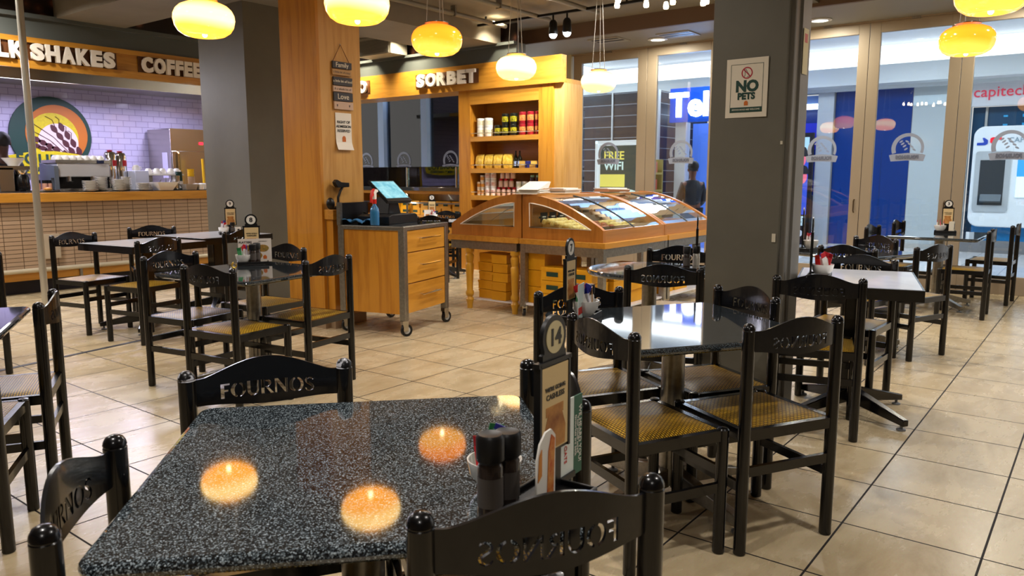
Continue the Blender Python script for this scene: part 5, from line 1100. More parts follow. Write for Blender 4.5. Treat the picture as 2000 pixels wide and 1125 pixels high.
def make_chair(label,group):
    t_=thing('dining_chair',label,'chair',(0,0,0),0,group)
    r=0.0235
    for s_ in (-1,1):
        p=sub(t_,'rear_leg',MB().lathe([(r-0.003,0),(r,0.004),(r,0.866)],18,(s_*HALF,0,0)),M_black)
        sub(p,'finial',MB().lathe([(r,0.866),(r-0.0015,0.868),(r-0.0015,0.870),(r,0.872),(r*0.93,0.880),(r*0.72,0.888),(r*0.38,0.8925),(0,0.8935)],18,(s_*HALF,0,0)),M_black)
    for s_ in (-1,1): sub(t_,'front_leg',MB().lathe([(r-0.003,0),(r,0.004),(r,0.488),(r*0.8,0.494),(0,0.496)],18,(s_*HALF,0.405,0)),M_black)
    mb=MB(); a=HALF
    mb.box(-a,a,-0.012,0.014,0.447,0.489).box(-a,a,0.392,0.418,0.447,0.489).box(-a-0.013,-a+0.013,0,0.405,0.447,0.489).box(a-0.013,a+0.013,0,0.405,0.447,0.489)
    sub(t_,'seat_frame',mb,M_black)
    # woven seat with a slight crown
    mb=MB(); n=14; w=a-0.016; pts=[]
    for j in range(n+1):
        for i in range(n+1):
            u=-1+2*i/n; v=-1+2*j/n
            z=0.489+0.012*(1-abs(u)**6)*(1-abs(v)**6)+0.0
            pts.append((u*w,0.2025+v*0.186,z))
    fs=[(j*(n+1)+i,j*(n+1)+i+1,(j+1)*(n+1)+i+1,(j+1)*(n+1)+i) for j in range(n) for i in range(n)]
    mb.add(pts,fs)
    mb.box(-w,w,0.0165,0.3885,0.462,0.4885)
    sub(t_,'woven_seat',mb,M_weave,ang=60)
    mb=MB()
    sub(t_,'rear_stretcher',MB().box(-a,a,-0.009,0.009,0.305,0.342),M_black)
    sub(t_,'front_stretcher',MB().box(-a,a,0.396,0.414,0.305,0.342),M_black)
    for s_ in (-1,1): sub(t_,'side_stretcher',MB().box(s_*a-0.009,s_*a+0.009,0,0.405,0.245,0.282),M_black)
    link('backrest',chair_panel_mesh(),t_)
    return t_
CH0=None
def chair(A,B,away,label,group,dist=0.0,shift=(0,0)):
    global CH0
    A=Vector((A[0]+shift[0],A[1]+shift[1])); B=Vector((B[0]+shift[0],B[1]+shift[1])); m=(A+B)/2
    d=(B-A) if away else (A-B); rz=math.atan2(d.y,d.x)
    if CH0 is None:
        CH0=make_chair(label,group); CH0.location=(m.x,m.y,0); CH0.rotation_euler=(0,0,rz); return CH0
    return dup(CH0,(m.x,m.y,0),rz,label,group)
g1='chairs at the front granite table'; g2='chairs at the middle granite table'; g3='chairs at granite table eight'; g4='chairs along the white tables by the counter'; g6='chairs around the white table by the column'
cn=chair((0.835,0.83),(1.205,0.61),True,'nearest black chair at bottom edge, back towards the camera, at front table',g1)
c27=chair((1.09,1.97),(1.45,1.75),False,'black chair with chipped posts at the far side of the front table',g1)
chair((0.45,1.26),(0.71,1.59),False,'black chair at left end of the front table, in the lower left corner',g1)
chair((1.765,1.297),(1.534,0.976),False,'black chair mostly hidden behind the number 14 stand at front table',g1)
chair((2.51,1.63),(2.32,1.26),True,'black chair with sunlit yellow seat at left front of the middle table',g2)
chair((2.71,1.00),(3.09,0.79),True,'black chair with small maker label on its seat rail, middle table right front',g2)
chair((3.63,1.51),(3.39,1.13),False,'black chair at the middle table backed against the grey column',g2)
chair((2.90,2.08),(3.27,1.86),False,'black chair behind the number 7 stand at the middle table',g2)
chair((4.11,2.28),(4.26,1.88),True,'black chair in front of the round table, back to the camera','chairs at the round table')
chair((5.24,2.72),(5.38,2.32),False,'black chair behind the round table, half hidden by the grey column','chairs at the round table')
chair((2.48,4.45),(2.54,4.02),True,'front black chair with bright yellow seat at table eight',g3)
chair((3.09,4.06),(3.51,4.135),True,'right hand black chair at table eight, nearest the till trolley',g3)
chair((3.585,5.23),(3.64,4.80),False,'black chair behind the platters menu at table eight',g3)
chair((2.56,5.10),(2.985,5.185),False,'left rear black chair of table eight with mauve lit seat',g3)
chair((2.98,7.60),(3.41,7.70),False,'far left black chair at the white tables beside the metal pole',g4)
chair((3.96,8.12),(4.34,7.97),False,'black chair behind the joint of the two white tables',g4)
chair((3.168,6.401),(3.587,6.50),True,'near black chair at the left white table, back to the camera',g4)
chair((4.20,6.76),(4.62,6.84),True,'black chair at the right white table beside the grey column',g4)
chair((4.19,1.40),(4.31,0.99),True,'black chair in front of the white marble table, back to the camera',g6)
chair((5.44,1.49),(5.42,1.06),False,'black chair behind the white marble table with bluish sheen',g6)
chair((6.27,1.76),(6.17,1.35),True,'black chair before the dark table beyond the white marble table','chairs at the dark table')
chair((7.45,1.80),(7.23,1.41),False,'black chair behind the dark table, FOURNOS readable, by the glass doors','chairs at the dark table')
chair((6.51,1.13),(6.92,0.96),True,'black chair at right side of the dark table, back to the camera','chairs at the dark table')
chair((8.86,0.905),(9.30,0.92),True,'nearer black chair of the two on the right side of the window table','chairs at the window table')
chair((10.03,0.81),(10.47,0.79),True,'farther black chair on the right side of the window table','chairs at the window table')
chair((8.85,2.03),(9.28,2.00),False,'nearer black chair on the left side of the window table, seen edge on','chairs at the window table')
chair((9.99,1.99),(10.41,1.97),False,'farther black chair on the left side of the window table','chairs at the window table')
chair((1.33,3.58),(1.54,3.96),True,'black chair with yellow seat at the left edge table, seen from behind','chairs at the left edge table')
chair((0.655,3.45),(1.02,3.22),True,'black chair cut by the left picture edge, front legs showing','chairs at the left edge table')
chair((1.66,6.24),(2.09,6.24),True,'black chair post at far left edge beyond the left table','chairs at the far left table')
chair((7.50,7.41),(7.66,7.01),True,'black chair between till trolley and the sorbet counter','chairs at the small white table')
chair((8.55,8.13),(8.75,7.75),False,'blue sheened chair on the far side of the small white table','chairs at the small white table')
M_chip=mat('chipped_finial','#141416',0.3); _t=NT(M_chip); _n=_t.new('ShaderNodeTexNoise',inp={'Scale':38.0,'Detail':3.0}); _t.link(coords(_t),_n.inputs['Vector'])
_t.link(ramp(_t,_n.outputs['Fac'],[(0.5,lin('#141416')),(0.56,lin('#C9CAD2'))]),bsdf(M_chip).inputs['Base Color'])
for lg_ in c27.children:
    if lg_.name.startswith('rear_leg'):
        for f_ in lg_.children: f_.data=f_.data.copy(); f_.data.materials[0]=M_chip; f_['label']='finial with chipped paint'
# little maker label and hooks
tl=thing('maker_label','small silver maker label on a chair seat rail','label',(2.9+0.02,0.895-0.012,0.466),R(-29))
sub(tl,'label_plate',MB().box(-0.03,0.03,-0.0035,-0.0005,-0.018,0.018),mat('silver_label','#B9B2A0',0.4)); sub(tl,'label_print',MB().box(-0.025,0.025,-0.0042,-0.0035,0.004,0.01).box(-0.022,0.02,-0.0042,-0.0035,-0.008,-0.004),M_blackp)

# ------------------------------------------------------------------ tables
def round_square(a,b,r,n=5):
    p=[]
    for cx,cy,s_ in ((a-r,b-r,0),(-a+r,b-r,PI/2),(-a+r,-b+r,PI),(a-r,-b+r,1.5*PI)):
        for k in range(n+1): p.append((cx+r*math.cos(s_+PI/2*k/n),cy+r*math.sin(s_+PI/2*k/n)))
    return p
def bullnose(poly_fn, zt, th, mb=None):
    mb=mb or MB(); N=6; rings=[]
    for k in range(N+1):
        a=-PI/2+PI*k/N; rings.append((poly_fn(-(th/2)*(1-math.cos(a))), zt-th/2+th/2*math.sin(a)))
    n=len(rings[0][0]); vs=[(x,y,z) for pl,z in rings for x,y in pl]; fs=[]
    for k in range(N):
        for i in range(n): fs.append((k*n+i,k*n+(i+1)%n,(k+1)*n+(i+1)%n,(k+1)*n+i))
    fs.append(tuple(range(n-1,-1,-1))); fs.append(tuple(N*n+i for i in range(n)))
    return mb.add(vs,fs)
def pedestal(t_,zt,feet_ang,m,colr=0.042,flen=0.42,square=False):
    if square: sub(t_,'column',MB().box(-0.055,0.055,-0.055,0.055,0.1,zt),m,bevel=0.006)
    else: sub(t_,'column',MB().lathe([(colr,0.08),(colr,zt)],24),m)
    for k in range(4):
        a=feet_ang+k*PI/2; mb=MB(); mb.M=Matrix.Rotation(a,4,'Z')
        mb.add([(0.03,-0.03,0.16),(0.03,0.03,0.16),(0.03,0.03,0.07),(0.03,-0.03,0.07),(flen,-0.02,0.065),(flen,0.02,0.065),(flen,0.02,0.028),(flen,-0.02,0.028)],[(0,1,2,3),(4,7,6,5),(0,4,5,1),(1,5,6,2),(2,6,7,3),(3,7,4,0)])
        f=sub(t_,'foot',mb,m,bevel=0.005)
        pm_=MB(); pm_.M=mb.M; pm_.lathe([(0.025,0),(0.025,0.008),(0.008,0.014),(0.008,0.03)],14,(flen-0.03,0,0)); sub(f,'foot_pad',pm_,mat('grey_rubber','#6E7072',0.5))
    sub(t_,'top_plate',MB().box(-0.2,0.2,-0.025,0.025,zt-0.012,zt).box(-0.025,0.025,-0.2,0.2,zt-0.012,zt),m)
def granite_table(label,x,y,rz,size,zt,feet,m=M_granite,cm=M_steel,th=0.032,cr=0.045,colr=0.05):
    t_=thing('granite_table',label,'table',(x,y,0),rz)
    a,b=(size if isinstance(size,tuple) else (size,size)); a/=2;b/=2
    sub(t_,'tabletop',bullnose(lambda d:round_square(a+d,b+d,cr+d),zt,th),m,ang=25)
    pedestal(t_,zt-th,feet,cm,colr); return t_
TZ=0.80
tA=granite_table('speckled granite table in the foreground reflecting orange lamps',1.11,1.289,R(-43.5),0.89,TZ,R(45))
tB=granite_table('polished dark granite table in the middle reflecting the blue window',3.016,1.44,R(-34),0.885,TZ,R(-76),M_granite2)
tC=granite_table('polished dark granite table number eight left of the till trolley',3.055,4.60,R(7.7),0.90,0.79,R(45),M_granite2)
tD=thing('round_table','round dark glossy table before the pastry display, left of grey column','table',(4.72,2.45,0))
sub(tD,'tabletop',bullnose(lambda d:[((0.43+d)*math.cos(2*PI*i/48),(0.43+d)*math.sin(2*PI*i/48)) for i in range(48)],TZ,0.036),M_granite2,ang=25); pedestal(tD,TZ-0.036,R(20),M_steel,0.05)
granite_table('dark glossy table beyond the white marble table',6.84,1.68,R(-21.8),(0.84,0.82),TZ,R(45),M_granite2)
granite_table('long dark table by the glass doors on the right',9.52,1.43,0,(1.2,0.86),TZ,R(45),M_granite2,M_steel)
granite_table('dark granite table cut by the left picture edge',0.90,3.95,R(61),0.89,TZ,R(45),M_granite2)
granite_table('corner of a dark table at far left edge',1.75,6.83,R(-7),0.86,0.77,R(45),M_granite2)
M_marble=noisy('white_marble','#F0F2F8','#DDE2EC',3.0,0.12,coat=0.3)
def white_table(label,x,y,rz,w,d,zt,feet,dirx):
    t_=thing('white_table',label,'table',(x,y,0),rz)
    sub(t_,'tabletop',MB().box(-w/2+0.012,w/2-0.012,-d/2+0.012,d/2-0.012,zt-0.02,zt),M_marble)
    sub(t_,'edge_strip',MB().box(-w/2,w/2,-d/2,-d/2+0.012,zt-0.065,zt-0.002).box(-w/2,w/2,d/2-0.012,d/2,zt-0.065,zt-0.002).box(-w/2,-w/2+0.012,-d/2+0.012,d/2-0.012,zt-0.065,zt-0.002).box(w/2-0.012,w/2,-d/2+0.012,d/2-0.012,zt-0.065,zt-0.002),M_black)
    sub(t_,'under_board',MB().box(-w/2+0.012,w/2-0.012,-d/2+0.012,d/2-0.012,zt-0.06,zt-0.02),M_blackp)
    pedestal(t_,zt-0.06,feet,M_black,flen=0.42,square=True); return t_
white_table('white marble topped table with black edge, right of the grey column',4.875,1.155,R(14),0.886,0.66,0.825,R(45),0)
white_table('left of two joined white topped tables by the counter',3.60,7.15,R(8),0.78,0.80,0.815,R(45),0)
white_table('right of two joined white topped tables, against the grey column',4.54,7.50,R(5),0.86,0.82,0.815,R(45),0)
white_table('small white topped table in front of the sorbet counter',8.12,7.56,R(28),0.70,0.70,0.80,R(45),0)

# ------------------------------------------------------------------ table stands with menus, bowls and grinders
M_card=mat('card_cream','#D9BE8A',0.5); M_cardpic=noisy('card_picture','#C98F4A','#8A4F24',14.0,0.5); M_disc=mat('number_disc','#E6E2D8',0.4)
def table_stand(label,x,y,z,rz,num,card=True,dx=0.0,dy=0.045,drz=0.0,disc_m=None):
    t_=thing('table_stand',label,'table stand',(x,y,z),rz); t_.scale=(0.87,0.87,0.85)
    sub(t_,'tray',MB().box(-0.125,0.125,-0.075,0.075,0.0,0.008).box(-0.125,0.125,-0.075,-0.067,0.008,0.032).box(-0.125,0.125,0.067,0.075,0.008,0.032).box(-0.125,-0.117,-0.067,0.067,0.008,0.032).box(0.117,0.125,-0.067,0.067,0.008,0.032).box(-0.117,0.117,-0.067,0.067,0.008,0.02),M_blackp,bevel=0.002)
    mb=MB(); M0=Matrix.Translation((dx,dy,0))@Matrix.Rotation(drz,4,'Z')
    mb.M=M0; mb.box(-0.03,0.03,-0.006,0.006,0.02,0.12); sub(t_,'post',mb,M_blackp)
    mb=MB(); mb.M=M0; mb.box(-0.062,0.062,-0.005,0.006,0.11,0.325).box(-0.066,-0.058,-0.009,0.008,0.11,0.325).box(0.058,0.066,-0.009,0.008,0.11,0.325).box(-0.07,0.07,-0.009,0.008,0.318,0.328); pl=sub(t_,'sign_plate',mb,M_blackp)
    mb=MB(); mb.M=M0; mb.box(-0.056,0.056,-0.0075,-0.0055,0.118,0.314); c=sub(pl,'card',mb,M_card)
    mb=MB(); mb.M=M0; p=[(-0.04,0.122),(0.042,0.122),(0.045,0.165),(0.03,0.2),(0.0,0.215),(-0.03,0.205),(-0.045,0.17)]; mb.prism(p,-0.0085,-0.0075,'xzy'); mb.box(-0.04,0.035,-0.0083,-0.0075,0.2,0.222)
    sub(pl,'card_picture',mb,M_cardpic)
    for zz,s_,sz in ((0.262,"WE'RE GOING",0.0135),(0.244,'CASHLESS',0.0175)):
        me=text_mesh('card_lettering',s_,sz,0.0004,M_blackp,(0,-0.0082,zz),(1,0,0),(0,0,1),bold=0.0005); me.transform(M0); link('card_lettering',me,pl)
    mb=MB(); mb.M=M0; mb.prism([(-0.05,0.328),(0.05,0.328),(0.05,0.342),(0.044,0.345)]+[(0.05*math.cos(a),0.378+0.05*math.sin(a)) for a in [R(-30+240*i/24) for i in range(25)]]+[(-0.044,0.345),(-0.05,0.342)],-0.005,0.005,'xzy'); nd=sub(t_,'number_plate',mb,M_blackp)
    mb=MB(); mb.M=M0; mb.prism([(0.037*math.cos(2*PI*i/28),0.378+0.037*math.sin(2*PI*i/28)) for i in range(28)],-0.0065,-0.005,'xzy'); sub(nd,'number_disc',mb,disc_m or M_disc)
    me=text_mesh('number',num,0.052,0.0005,M_blackp,(0,-0.007,0.377),(1,0,0),(0,0,1),bold=0.0018); me.transform(M0); link('number',me,nd)
    return t_
def stand_pt(x,y,z,rz,lx,ly,lz=0.0205):
    c,s_=math.cos(rz),math.sin(rz); return (x+0.87*(c*lx-s_*ly),y+0.87*(s_*lx+c*ly),z+lz*0.85+0.0005)
bowl_me=None
def sugar_bowl(p,label,s=1.0):
    t_=thing('sugar_bowl',label,'bowl',p)
    sub(t_,'bowl_shell',MB().lathe([(0,0),(0.028*s,0),(0.03*s,0.004),(0.05*s,0.03*s),(0.056*s,0.06*s),(0.053*s,0.06*s),(0.046*s,0.03*s),(0.026*s,0.01),(0,0.008)],26),M_ceramic); return t_
SACH=[('#2A2E8A','blue and white sugar sachet'),('#E6E2DC','white sugar sachet with red print'),('#1E6A3A','green sweetener sachet'),('#B98A55','brown sugar stick'),('#C01F28','red sauce sachet')]
def sachets(p,n,where,grp,kinds=(0,1,0,1,2,3,4),s=1.0):
    for i in range(n):
        k=kinds[i%len(kinds)]; c,lb=SACH[k]; a=2*PI*i/n+0.3; rr=0.018*s+0.012*s*(i%2)
        mb=MB(); ti=R(10+6*(i%3)); mb.M=Matrix.Translation((rr*math.cos(a),rr*math.sin(a),0.028*s))@Matrix.Rotation(a+PI/2*(i%2),4,'Z')@Matrix.Rotation(-ti,4,'Y')
        w=0.017 if k!=3 else 0.007; hh=0.075*s+0.012*(i%3)
        mb.box(-w,w,-0.0022,0.0022,0,hh*0.72,0).box(-w,w,-0.0015,0.0015,hh*0.72,hh,1)
        o_=obj('sachet',mb,[mat('sachet_body_%d'%k,['#E3E0EA','#EAE6E2','#3E8A55','#B98A55','#D02028'][k],0.4),mat('sachet_top_%d'%k,[c,'#C0202C','#1E6A3A','#8A5A30','#A01018'][k],0.4)]); o_.location=p
        if k in (0,1): pass
        tag(o_,lb+' standing in '+where,'sachet',grp+' '+lb.split()[0])
def grinder(p,label,tall=0.15,dark=True):
    t_=thing('spice_grinder',label,'grinder',p)
    r=0.023; sub(t_,'glass_body',MB().lathe([(r,0),(r,tall*0.62),(r*0.8,tall*0.68)],20),mat('pepper_fill','#2A221E',0.15,coat=0.5) if dark else mat('salt_fill','#D8D3CA',0.15,coat=0.5))
    sub(t_,'grinder_cap',MB().lathe([(r*0.9,tall*0.66),(r*1.12,tall*0.7),(r*1.12,tall*0.96),(r*0.95,tall),(r*0.5,tall*0.985),(0,tall*0.985)],20),M_blackp)
    sub(t_,'paper_label',MB().lathe([(r*1.02,tall*0.15),(r*1.02,tall*0.5)],20,cap=False),mat('dark_label','#4A4440',0.5) if dark else M_paper); return t_
# table 14 (front)
zt=TZ+0.0005
SX,SY,SR=1.115,0.795,R(4)
table_stand('blurred stand number 14 on the front granite table',SX,SY,zt,SR,'14',dx=0.085,dy=0.02,disc_m=mat('brass_disc','#CFC296',0.4))
grinder(stand_pt(SX,SY,zt,SR,-0.112,0.05),'tall dark pepper grinder left of the number 14 stand',0.155)
grinder(stand_pt(SX,SY,zt,SR,-0.05,0.05),'second dark grinder tucked behind menu of the number 14 stand',0.145)
bp=stand_pt(SX,SY,zt,SR,0.06,0.16,0.0); b14=sugar_bowl(bp,'white sugar bowl behind the number 14 sign plate')
sachets((bp[0],bp[1],bp[2]+0.008),7,'the bowl behind the number 14 stand','front bowl sachets',(4,2,0,4,2,1,0))
mn=thing('food_menu','folded white menu with a hot dog picture, front table','menu',stand_pt(SX,SY,zt,SR,0.01,-0.01),SR)
sub(mn,'menu_sheet',MB().prism([(-0.035,0),(0.03,0),(0.03,0.125),(0.015,0.14),(-0.005,0.138),(-0.025,0.12),(-0.035,0.09)],-0.002,0.002,'xzy'),M_paper)
sub(mn,'menu_picture',MB().prism([(0.0,0.01),(0.022,0.012),(0.026,0.12),(0.014,0.13),(0.004,0.1)],-0.0035,-0.002,'xzy'),noisy('hotdog_print','#C0521E','#E0A050',60.0,0.5)); sub(mn,'menu_bun',MB().prism([(-0.033,0.05),(-0.02,0.06),(-0.02,0.11),(-0.028,0.1)],-0.0035,-0.002,'xzy'),mat('bun_print','#D88A3A',0.5))
wc=thing('oats_card','white and green WE HEARD YOU card behind the number 14 sign plate','card',(1.268,0.838,zt+0.004),R(12))
wc.rotation_euler=(0,0,R(4))
sub(wc,'card_sheet',MB().box(-0.045,0.03,-0.001,0.001,0.0,0.17),mat('mint_white','#DDE6E2',0.5)); sub(wc,'green_band',MB().box(0.03,0.065,-0.0012,0.0012,0.0,0.17),mat('band_green','#1E5A46',0.5))
sub(wc,'card_clip',MB().box(-0.03,0.03,-0.006,0.006,0.0,0.012),M_blackp)
for xo,s_,sz,m_ in ((0.055,'WE HEARD YOU!',0.016,M_paper),(0.046,'Your much loved',0.0115,M_paper),(0.037,'favourites are back',0.0115,M_paper),(-0.005,'ROLLED OATS',0.015,MATS['bright_red'])):
    text(wc,'card_lettering',s_,sz,m_,(xo,-0.0018,0.085),(0,0,-1),(1,0,0),ext=0.0003)
# table 7 (middle)
S7=(2.83,1.80,zt,R(14)); table_stand('slim stand number 7 seen almost edge on, middle table',*S7,'7',dx=-0.09,dy=0.03,drz=R(-3))
p=stand_pt(*S7,0.0,-0.02); sugar_bowl(p,'white sugar bowl full of sachets on the middle granite table',1.15); sachets((p[0],p[1],p[2]+0.01),9,'the bowl on the middle granite table','middle bowl sachets',(0,1,0,2,3,1,0,3,1),1.1)
grinder(stand_pt(*S7,0.085,-0.015),'salt grinder with black cap on the number 7 tray',0.13,False)
grinder(stand_pt(*S7,0.03,0.045),'pepper grinder behind the bowl on the middle granite table',0.135,True)
mm=thing('drinks_menu','pale folded menu leaning by the number 7 stand','menu',stand_pt(*S7,-0.075,-0.025),R(18)); sub(mm,'menu_sheet',MB().box(-0.05,0.05,-0.0015,0.0015,0,0.15),mat('mint_sheet','#C9D8D2',0.5)); sub(mm,'menu_edge',MB().box(-0.05,0.05,-0.0025,-0.0015,0.02,0.05),MATS['bright_red'])
# table 8 (left)
S8=(3.25,4.88,0.7905,R(-32)); table_stand('stand number 8 with cashless card facing the camera',*S8,'8',dx=0.0,dy=0.05)
p=stand_pt(*S8,-0.075,-0.02); sugar_bowl(p,'white sugar bowl before the platters menu'); sachets((p[0],p[1],p[2]+0.008),6,'the bowl before the platters menu','table eight sachets',(1,0,1,2,1,0))
grinder(stand_pt(*S8,0.0,-0.035),'pepper grinder with white label before the platters menu',0.135,True); grinder(stand_pt(*S8,0.035,0.0),'second grinder behind the labelled one, number 8 tray',0.14,True)
pmn=thing('platters_menu','square white PLATTERS menu board on the number 8 tray','menu',stand_pt(*S8,0.015,0.027),R(-32))
sub(pmn,'menu_board',MB().box(-0.11,0.12,-0.003,0.003,0.0,0.168),mat('menu_cream','#D8CFC4',0.5))
text(pmn,'menu_heading','PLATTERS',0.02,M_blackp,(-0.06,-0.0036,0.142),(1,0,0),(0,0,1),ext=0.0003,bold=0.0006); text(pmn,'menu_heading','FRESH BREADS',0.009,M_blackp,(0.06,-0.0036,0.148),(1,0,0),(0,0,1),ext=0.0003)
def oval(cx,cz,a,b,n=20): return [(cx+a*math.cos(2*PI*i/n),cz+b*math.sin(2*PI*i/n)) for i in range(n)]
sub(pmn,'platter_print',MB().prism(oval(-0.055,0.1,0.045,0.022),-0.0042,-0.003,'xzy').prism(oval(0.06,0.098,0.042,0.026),-0.0042,-0.003,'xzy').prism(oval(0.03,0.045,0.025,0.022),-0.0042,-0.003,'xzy'),noisy('platter_food','#B5803A','#6A6A2A',90.0,0.5))
sub(pmn,'toast_print',MB().prism([(0.06,0.02),(0.085,0.02),(0.085,0.04),(0.0725,0.05),(0.06,0.04)],-0.0042,-0.003,'xzy'),MATS['toast'])
# table 9 (white tables)
S9=(4.64,7.36,0.8155,R(-27)); table_stand('distant stand number 9 against the grey column',*S9,'9',dx=0.02,dy=0.05)
p=stand_pt(*S9,-0.07,-0.02); sugar_bowl(p,'distant white sugar bowl against the left grey column'); sachets((p[0],p[1],p[2]+0.008),4,'the distant bowl against the left grey column','table nine sachets',(0,1,0,1))
grinder(stand_pt(*S9,0.03,-0.03),'small distant grinder against the left grey column',0.11,True); 
t_=thing('salt_shaker','little white box shaker on tray against the left grey column','shaker',stand_pt(*S9,0.085,-0.03)); sub(t_,'box',MB().box(-0.03,0.03,-0.02,0.02,0,0.06),M_ceramic,bevel=0.004); sub(t_,'print',MB().box(-0.012,0.012,-0.0215,-0.02,0.02,0.04),M_blackp)
# white marble table stand (edge on)
SM=(4.70,1.325,0.8255,R(12)); table_stand('stand seen edge on beside the grey column, white marble table',*SM,'5',dx=-0.07,dy=0.05,drz=R(4))
p=stand_pt(*SM,-0.01,-0.02); sugar_bowl(p,'white sugar bowl with red topped sachets, white marble table',1.15); sachets((p[0],p[1],p[2]+0.01),8,'the bowl on the white marble table','marble table sachets',(1,0,1,4,0,1,1,4),1.1)
t_=thing('pale_menu','pale blue printed menu behind the bowl on white marble table','menu',stand_pt(*SM,0.07,0.03),R(12)); sub(t_,'menu_sheet',MB().box(-0.04,0.04,-0.002,0.002,0,0.12),mat('pale_blue_sheet','#AFC6DC',0.5)); sub(t_,'menu_print',MB().box(-0.03,0.03,-0.003,-0.002,0.03,0.05),M_paper)
# round table stand near the column
SR5=(4.80,2.17,TZ+0.0005,R(5)); table_stand('dark stand by the grey column on the round table',*SR5,'6',dx=0.07,dy=0.0,drz=R(20))
grinder(stand_pt(*SR5,-0.09,0.02),'dark grinder on the round table, left of a pair',0.15,True); grinder(stand_pt(*SR5,-0.02,-0.03),'pink salt grinder on the round table, right of a pair',0.15,False)
# dark table behind
ST=(6.68,1.985,TZ+0.0005,R(-10)); table_stand('stand seen edge on at the dark table by the doors',*ST,'4',dx=-0.06,dy=0.03,drz=R(25)); p=stand_pt(*ST,0.0,-0.02); sugar_bowl(p,'cream sugar bowl on the dark table beyond the white marble one',1.2); sachets((p[0],p[1],p[2]+0.01),5,'the cream bowl on the dark table','dark table sachets',(0,1,0,3,1),1.1)
SW=(9.75,1.42,TZ+0.0005,R(-80)); table_stand('stand with round number on the long window table',*SW,'3',dx=0.02,dy=0.05)
p=stand_pt(*SW,-0.06,-0.02); sugar_bowl(p,'white sugar bowl on the long window table',1.1); sachets((p[0],p[1],p[2]+0.01),4,'the bowl on the window table','window table sachets',(0,1,4,1))
t_=thing('salt_box','white printed salt box on the long window table','box',stand_pt(*SW,0.07,-0.02)); sub(t_,'box',MB().box(-0.03,0.03,-0.025,0.025,0,0.11),mat('box_cream','#D6CDB8',0.5)); sub(t_,'print',MB().box(-0.012,0.012,-0.0265,-0.025,0.03,0.09),M_blackp)
S10=(8.10,7.70,TZ+0.0005,R(-45)); table_stand('distant stand on the small white table before the sorbet counter',*S10,'2',dx=0.0,dy=0.05)
p=stand_pt(*S10,0.02,-0.03); sugar_bowl(p,'sugar bowl on the small white table',1.1); sachets((p[0],p[1],p[2]+0.01),4,'the bowl on the small white table','small table sachets',(1,4,1,0))
t_=thing('small_menu','pale menu card standing on the small white table','menu',stand_pt(*S10,-0.05,0.0),R(-45)); sub(t_,'menu_sheet',MB().box(-0.07,0.07,-0.002,0.002,0,0.13),M_paper); sub(t_,'menu_print',MB().box(-0.05,0.05,-0.003,-0.002,0.03,0.07),M_cardpic)
hk=obj('brass_hook',MB().tube([(0.012*math.cos(R(a)),0,0.016+0.016*math.sin(R(a))) for a in range(100,400,20)],0.0045,8),mat('brass','#D8B84A',0.25,metal=0.8)); hk.location=(2.54+0.01,4.02,0.8936); hk.rotation_euler=(0,0,R(-35)); tag(hk,'small brass hook on top of a chair post at table eight','hook')

# ------------------------------------------------------------------ pendant lamps
LM={'amber':lamp_material('amber_glass',1.8,'#FF7010','#FF8C1E','#FFB040'),'bright':lamp_material('bright_glass',3.4,'#FF9A24','#FFD480','#FFA52E'),'white':lamp_material('white_hot_glass',3.6,'#FFB050','#FFDFA0','#FFC060')}
prof=[(0.0,0.036),(0.06,0.036),(0.085,0.022),(0.1,0.002),(0.112,0.0),(0.15,0.010),(0.19,0.038),(0.215,0.078),(0.226,0.128),(0.222,0.168),(0.205,0.205),(0.175,0.235),(0.13,0.256),(0.08,0.266),(0.0,0.268)]
lampmesh={}
def pendant(label,x,y,kind,zc=2.54):
    x*=0.9327; y*=0.9327
    t_=thing('pendant_lamp',label,'pendant lamp',(x,y,zc-0.134))
    if kind not in lampmesh: lampmesh[kind]=MB().lathe([(r_*0.935,z_*0.9+0.012) for r_,z_ in prof],40).mesh('glass_shade',LM[kind],60)
    s_=link('glass_shade',lampmesh[kind],t_)
    sub(s_,'bulb',MB().sphere((0.0,0.0,0.024),0.018,12,8),emit_mat('bulb_glow','#FFE9B0',9.0))
    sub(t_,'shade_cap',MB().lathe([(0.1,0.262),(0.1,0.27),(0.06,0.276),(0,0.277)],24),M_steel2)
    for k in range(3):
        a=2*PI*k/3+0.4; sub(t_,'suspension_wire',MB().tube([(0.085*math.cos(a),0.085*math.sin(a),0.27),(0.03*math.cos(a),0.03*math.sin(a),CEIL-zc+0.134-0.02)],0.0035,6),mat('grey_wire','#B5AFA2',0.35,metal=0.4))
    sub(t_,'ceiling_canopy',MB().lathe([(0.06,CEIL-zc+0.134-0.03),(0.065,CEIL-zc+0.134-0.02),(0.065,CEIL-zc+0.134-0.001)],24),M_chrome)
    return t_
pendant('bright pendant lamp in front of the left grey column',3.426,5.634,'bright')
pendant('bright pendant lamp cut by the top edge before the timber pillar',3.79,4.295,'bright')
pendant('amber pendant lamp right of the timber pillar',5.182,4.837,'amber')
pendant('white hot pendant lamp in front of the sorbet sign',7.004,5.343,'white')
pendant('far bright pendant lamp before the leftmost glass doors',8.649,5.278,'white')
pendant('amber pendant lamp cut by the top right corner',6.133,0.73,'amber')
pendant('amber pendant lamp before the right hand glass doors',8.067,1.125,'amber')
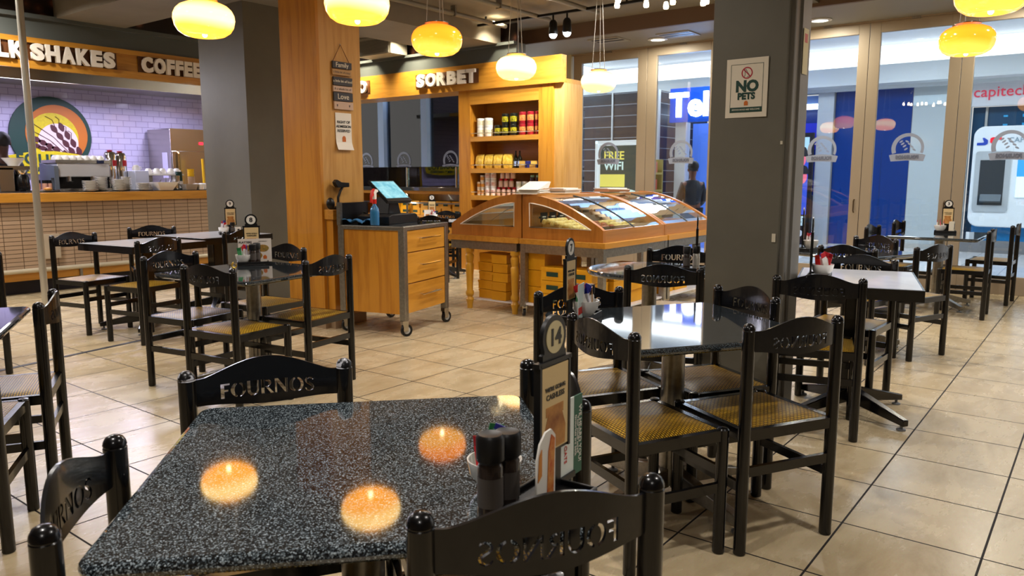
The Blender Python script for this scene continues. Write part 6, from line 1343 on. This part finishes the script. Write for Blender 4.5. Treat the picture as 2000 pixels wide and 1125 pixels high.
# chandelier of little lamps (upper right centre)
ch=thing('chandelier','cluster of small sparkling lamps hanging at top beside the grey column','chandelier',(5.5,2.75,2.66))
sub(ch,'canopy',MB().lathe([(0.12,CEIL-2.66-0.03),(0.13,CEIL-2.66-0.001)],24),M_chrome)
for k in range(15):
    a=2.4*k; r=0.08+0.4*math.sqrt(k/15.0); x,y=0.95*r*math.cos(a)*0.8,1.25*r*math.sin(a); z=0.03+0.09*((k*7)%5)/4+0.03
    rd=sub(ch,'rod',MB().tube([(0,0,CEIL-2.66-0.03),(x*0.5,y*0.5,0.55),(x,y,z+0.05)],0.003,6),M_chrome)
    sub(rd,'little_bulb',MB().lathe([(0.0,0),(0.018,0.004),(0.022,0.02),(0.016,0.05),(0.01,0.06)],12,(x,y,z-0.01)),emit_mat('spark_glow','#FFE2B8',16.0))
    sub(rd,'bulb_holder',MB().lathe([(0.012,0.05),(0.014,0.085)],10,(x,y,z-0.01)),M_chrome)
# track spotlights
tk=thing('track_light','ceiling track with two bright white spotlights above the sorbet shelf','spotlight',(8.5,5.8,3.44))
sub(tk,'track',MB().box(-0.02,0.02,-1.2,1.4,0.04,0.07).box(-0.01,0.01,-1.0,-0.98,0.07,0.16).box(-0.01,0.01,1.2,1.22,0.07,0.16),M_blackp)
for y in (-0.13,0.085):
    s_=sub(tk,'spot_head',MB().lathe([(0.055,-0.20),(0.06,-0.19),(0.05,-0.05),(0.03,-0.02)],18,(0,y,0)).tube([(0,y,-0.03),(0,y,0.05)],0.012,8),M_blackp)
    sub(s_,'spot_lens',MB().sphere((0,y,-0.2),0.05,16,10),emit_mat('spot_glow','#F2F8FF',22.0))
area_light('track_lamp',(8.5,5.75,3.2),0.15,30,(0.95,0.97,1.0),target=(9.0,6.9,1.2),spread=120)
# ceiling fittings
av=thing('air_unit','pale grey ceiling air unit with louvred front behind the timber pillar','air conditioner',(8.6,9.0,3.12))
sub(av,'housing',MB().box(0,0.35,0,0.8,0.2,0.47),mat('unit_grey','#A9A493',0.5)); sub(av,'grille',MB().box(-0.01,0,0.05,0.72,0.22,0.43),brick_mat('louvre','#6B675D','#625E55','#8B877B',1.0,0.02,0.004,'yz',offset=0.0,rough=0.5))
pr=thing('projector','grey perforated box and small camera fixed at the ceiling, top centre','ceiling unit',(6.6,4.1,3.36)); sub(pr,'perforated_box',MB().box(-0.4,0.4,-0.25,0.25,0.1,0.24),mat('perforated','#8E8A80',0.6)); sub(pr,'camera',MB().lathe([(0.06,0.0),(0.07,0.06),(0.06,0.1)],16,(0.1,-0.1,0.0)),M_blackp)
for i in range(3):
    t_=thing('ceiling_conduit','pale conduit running under the dark ceiling, %s'%['nearest the amber pendant','middle of three','farthest, before the track lights'][i],'conduit',(5.2,5.4+0.75*i,3.5)); sub(t_,'pipe',MB().tube([(0,0,0),(3.6,0.0,0)],0.03,10),mat('conduit_paint','#7C7667',0.5)); [sub(t_,'bracket',MB().box(x_,x_+0.02,-0.04,0.04,-0.035,0.1),M_steel) for x_ in (0.5,2.5)]
for i,(y,x) in enumerate(((6.0,9.95),(5.0,10.15))):
    t_=thing('air_diffuser',['slim slotted ceiling vent in the soffit, left','slim slotted ceiling vent in the soffit, right'][i],'vent',(x,y,3.4)); sub(t_,'vent_frame',MB().box(-0.05,0.35,-0.25,0.25,-0.012,0),mat('vent_pale','#9C968A',0.5)); sub(t_,'vent_slot',MB().box(0.0,0.06,-0.22,0.22,-0.015,-0.012).box(0.16,0.22,-0.22,0.22,-0.015,-0.012),M_blackp)
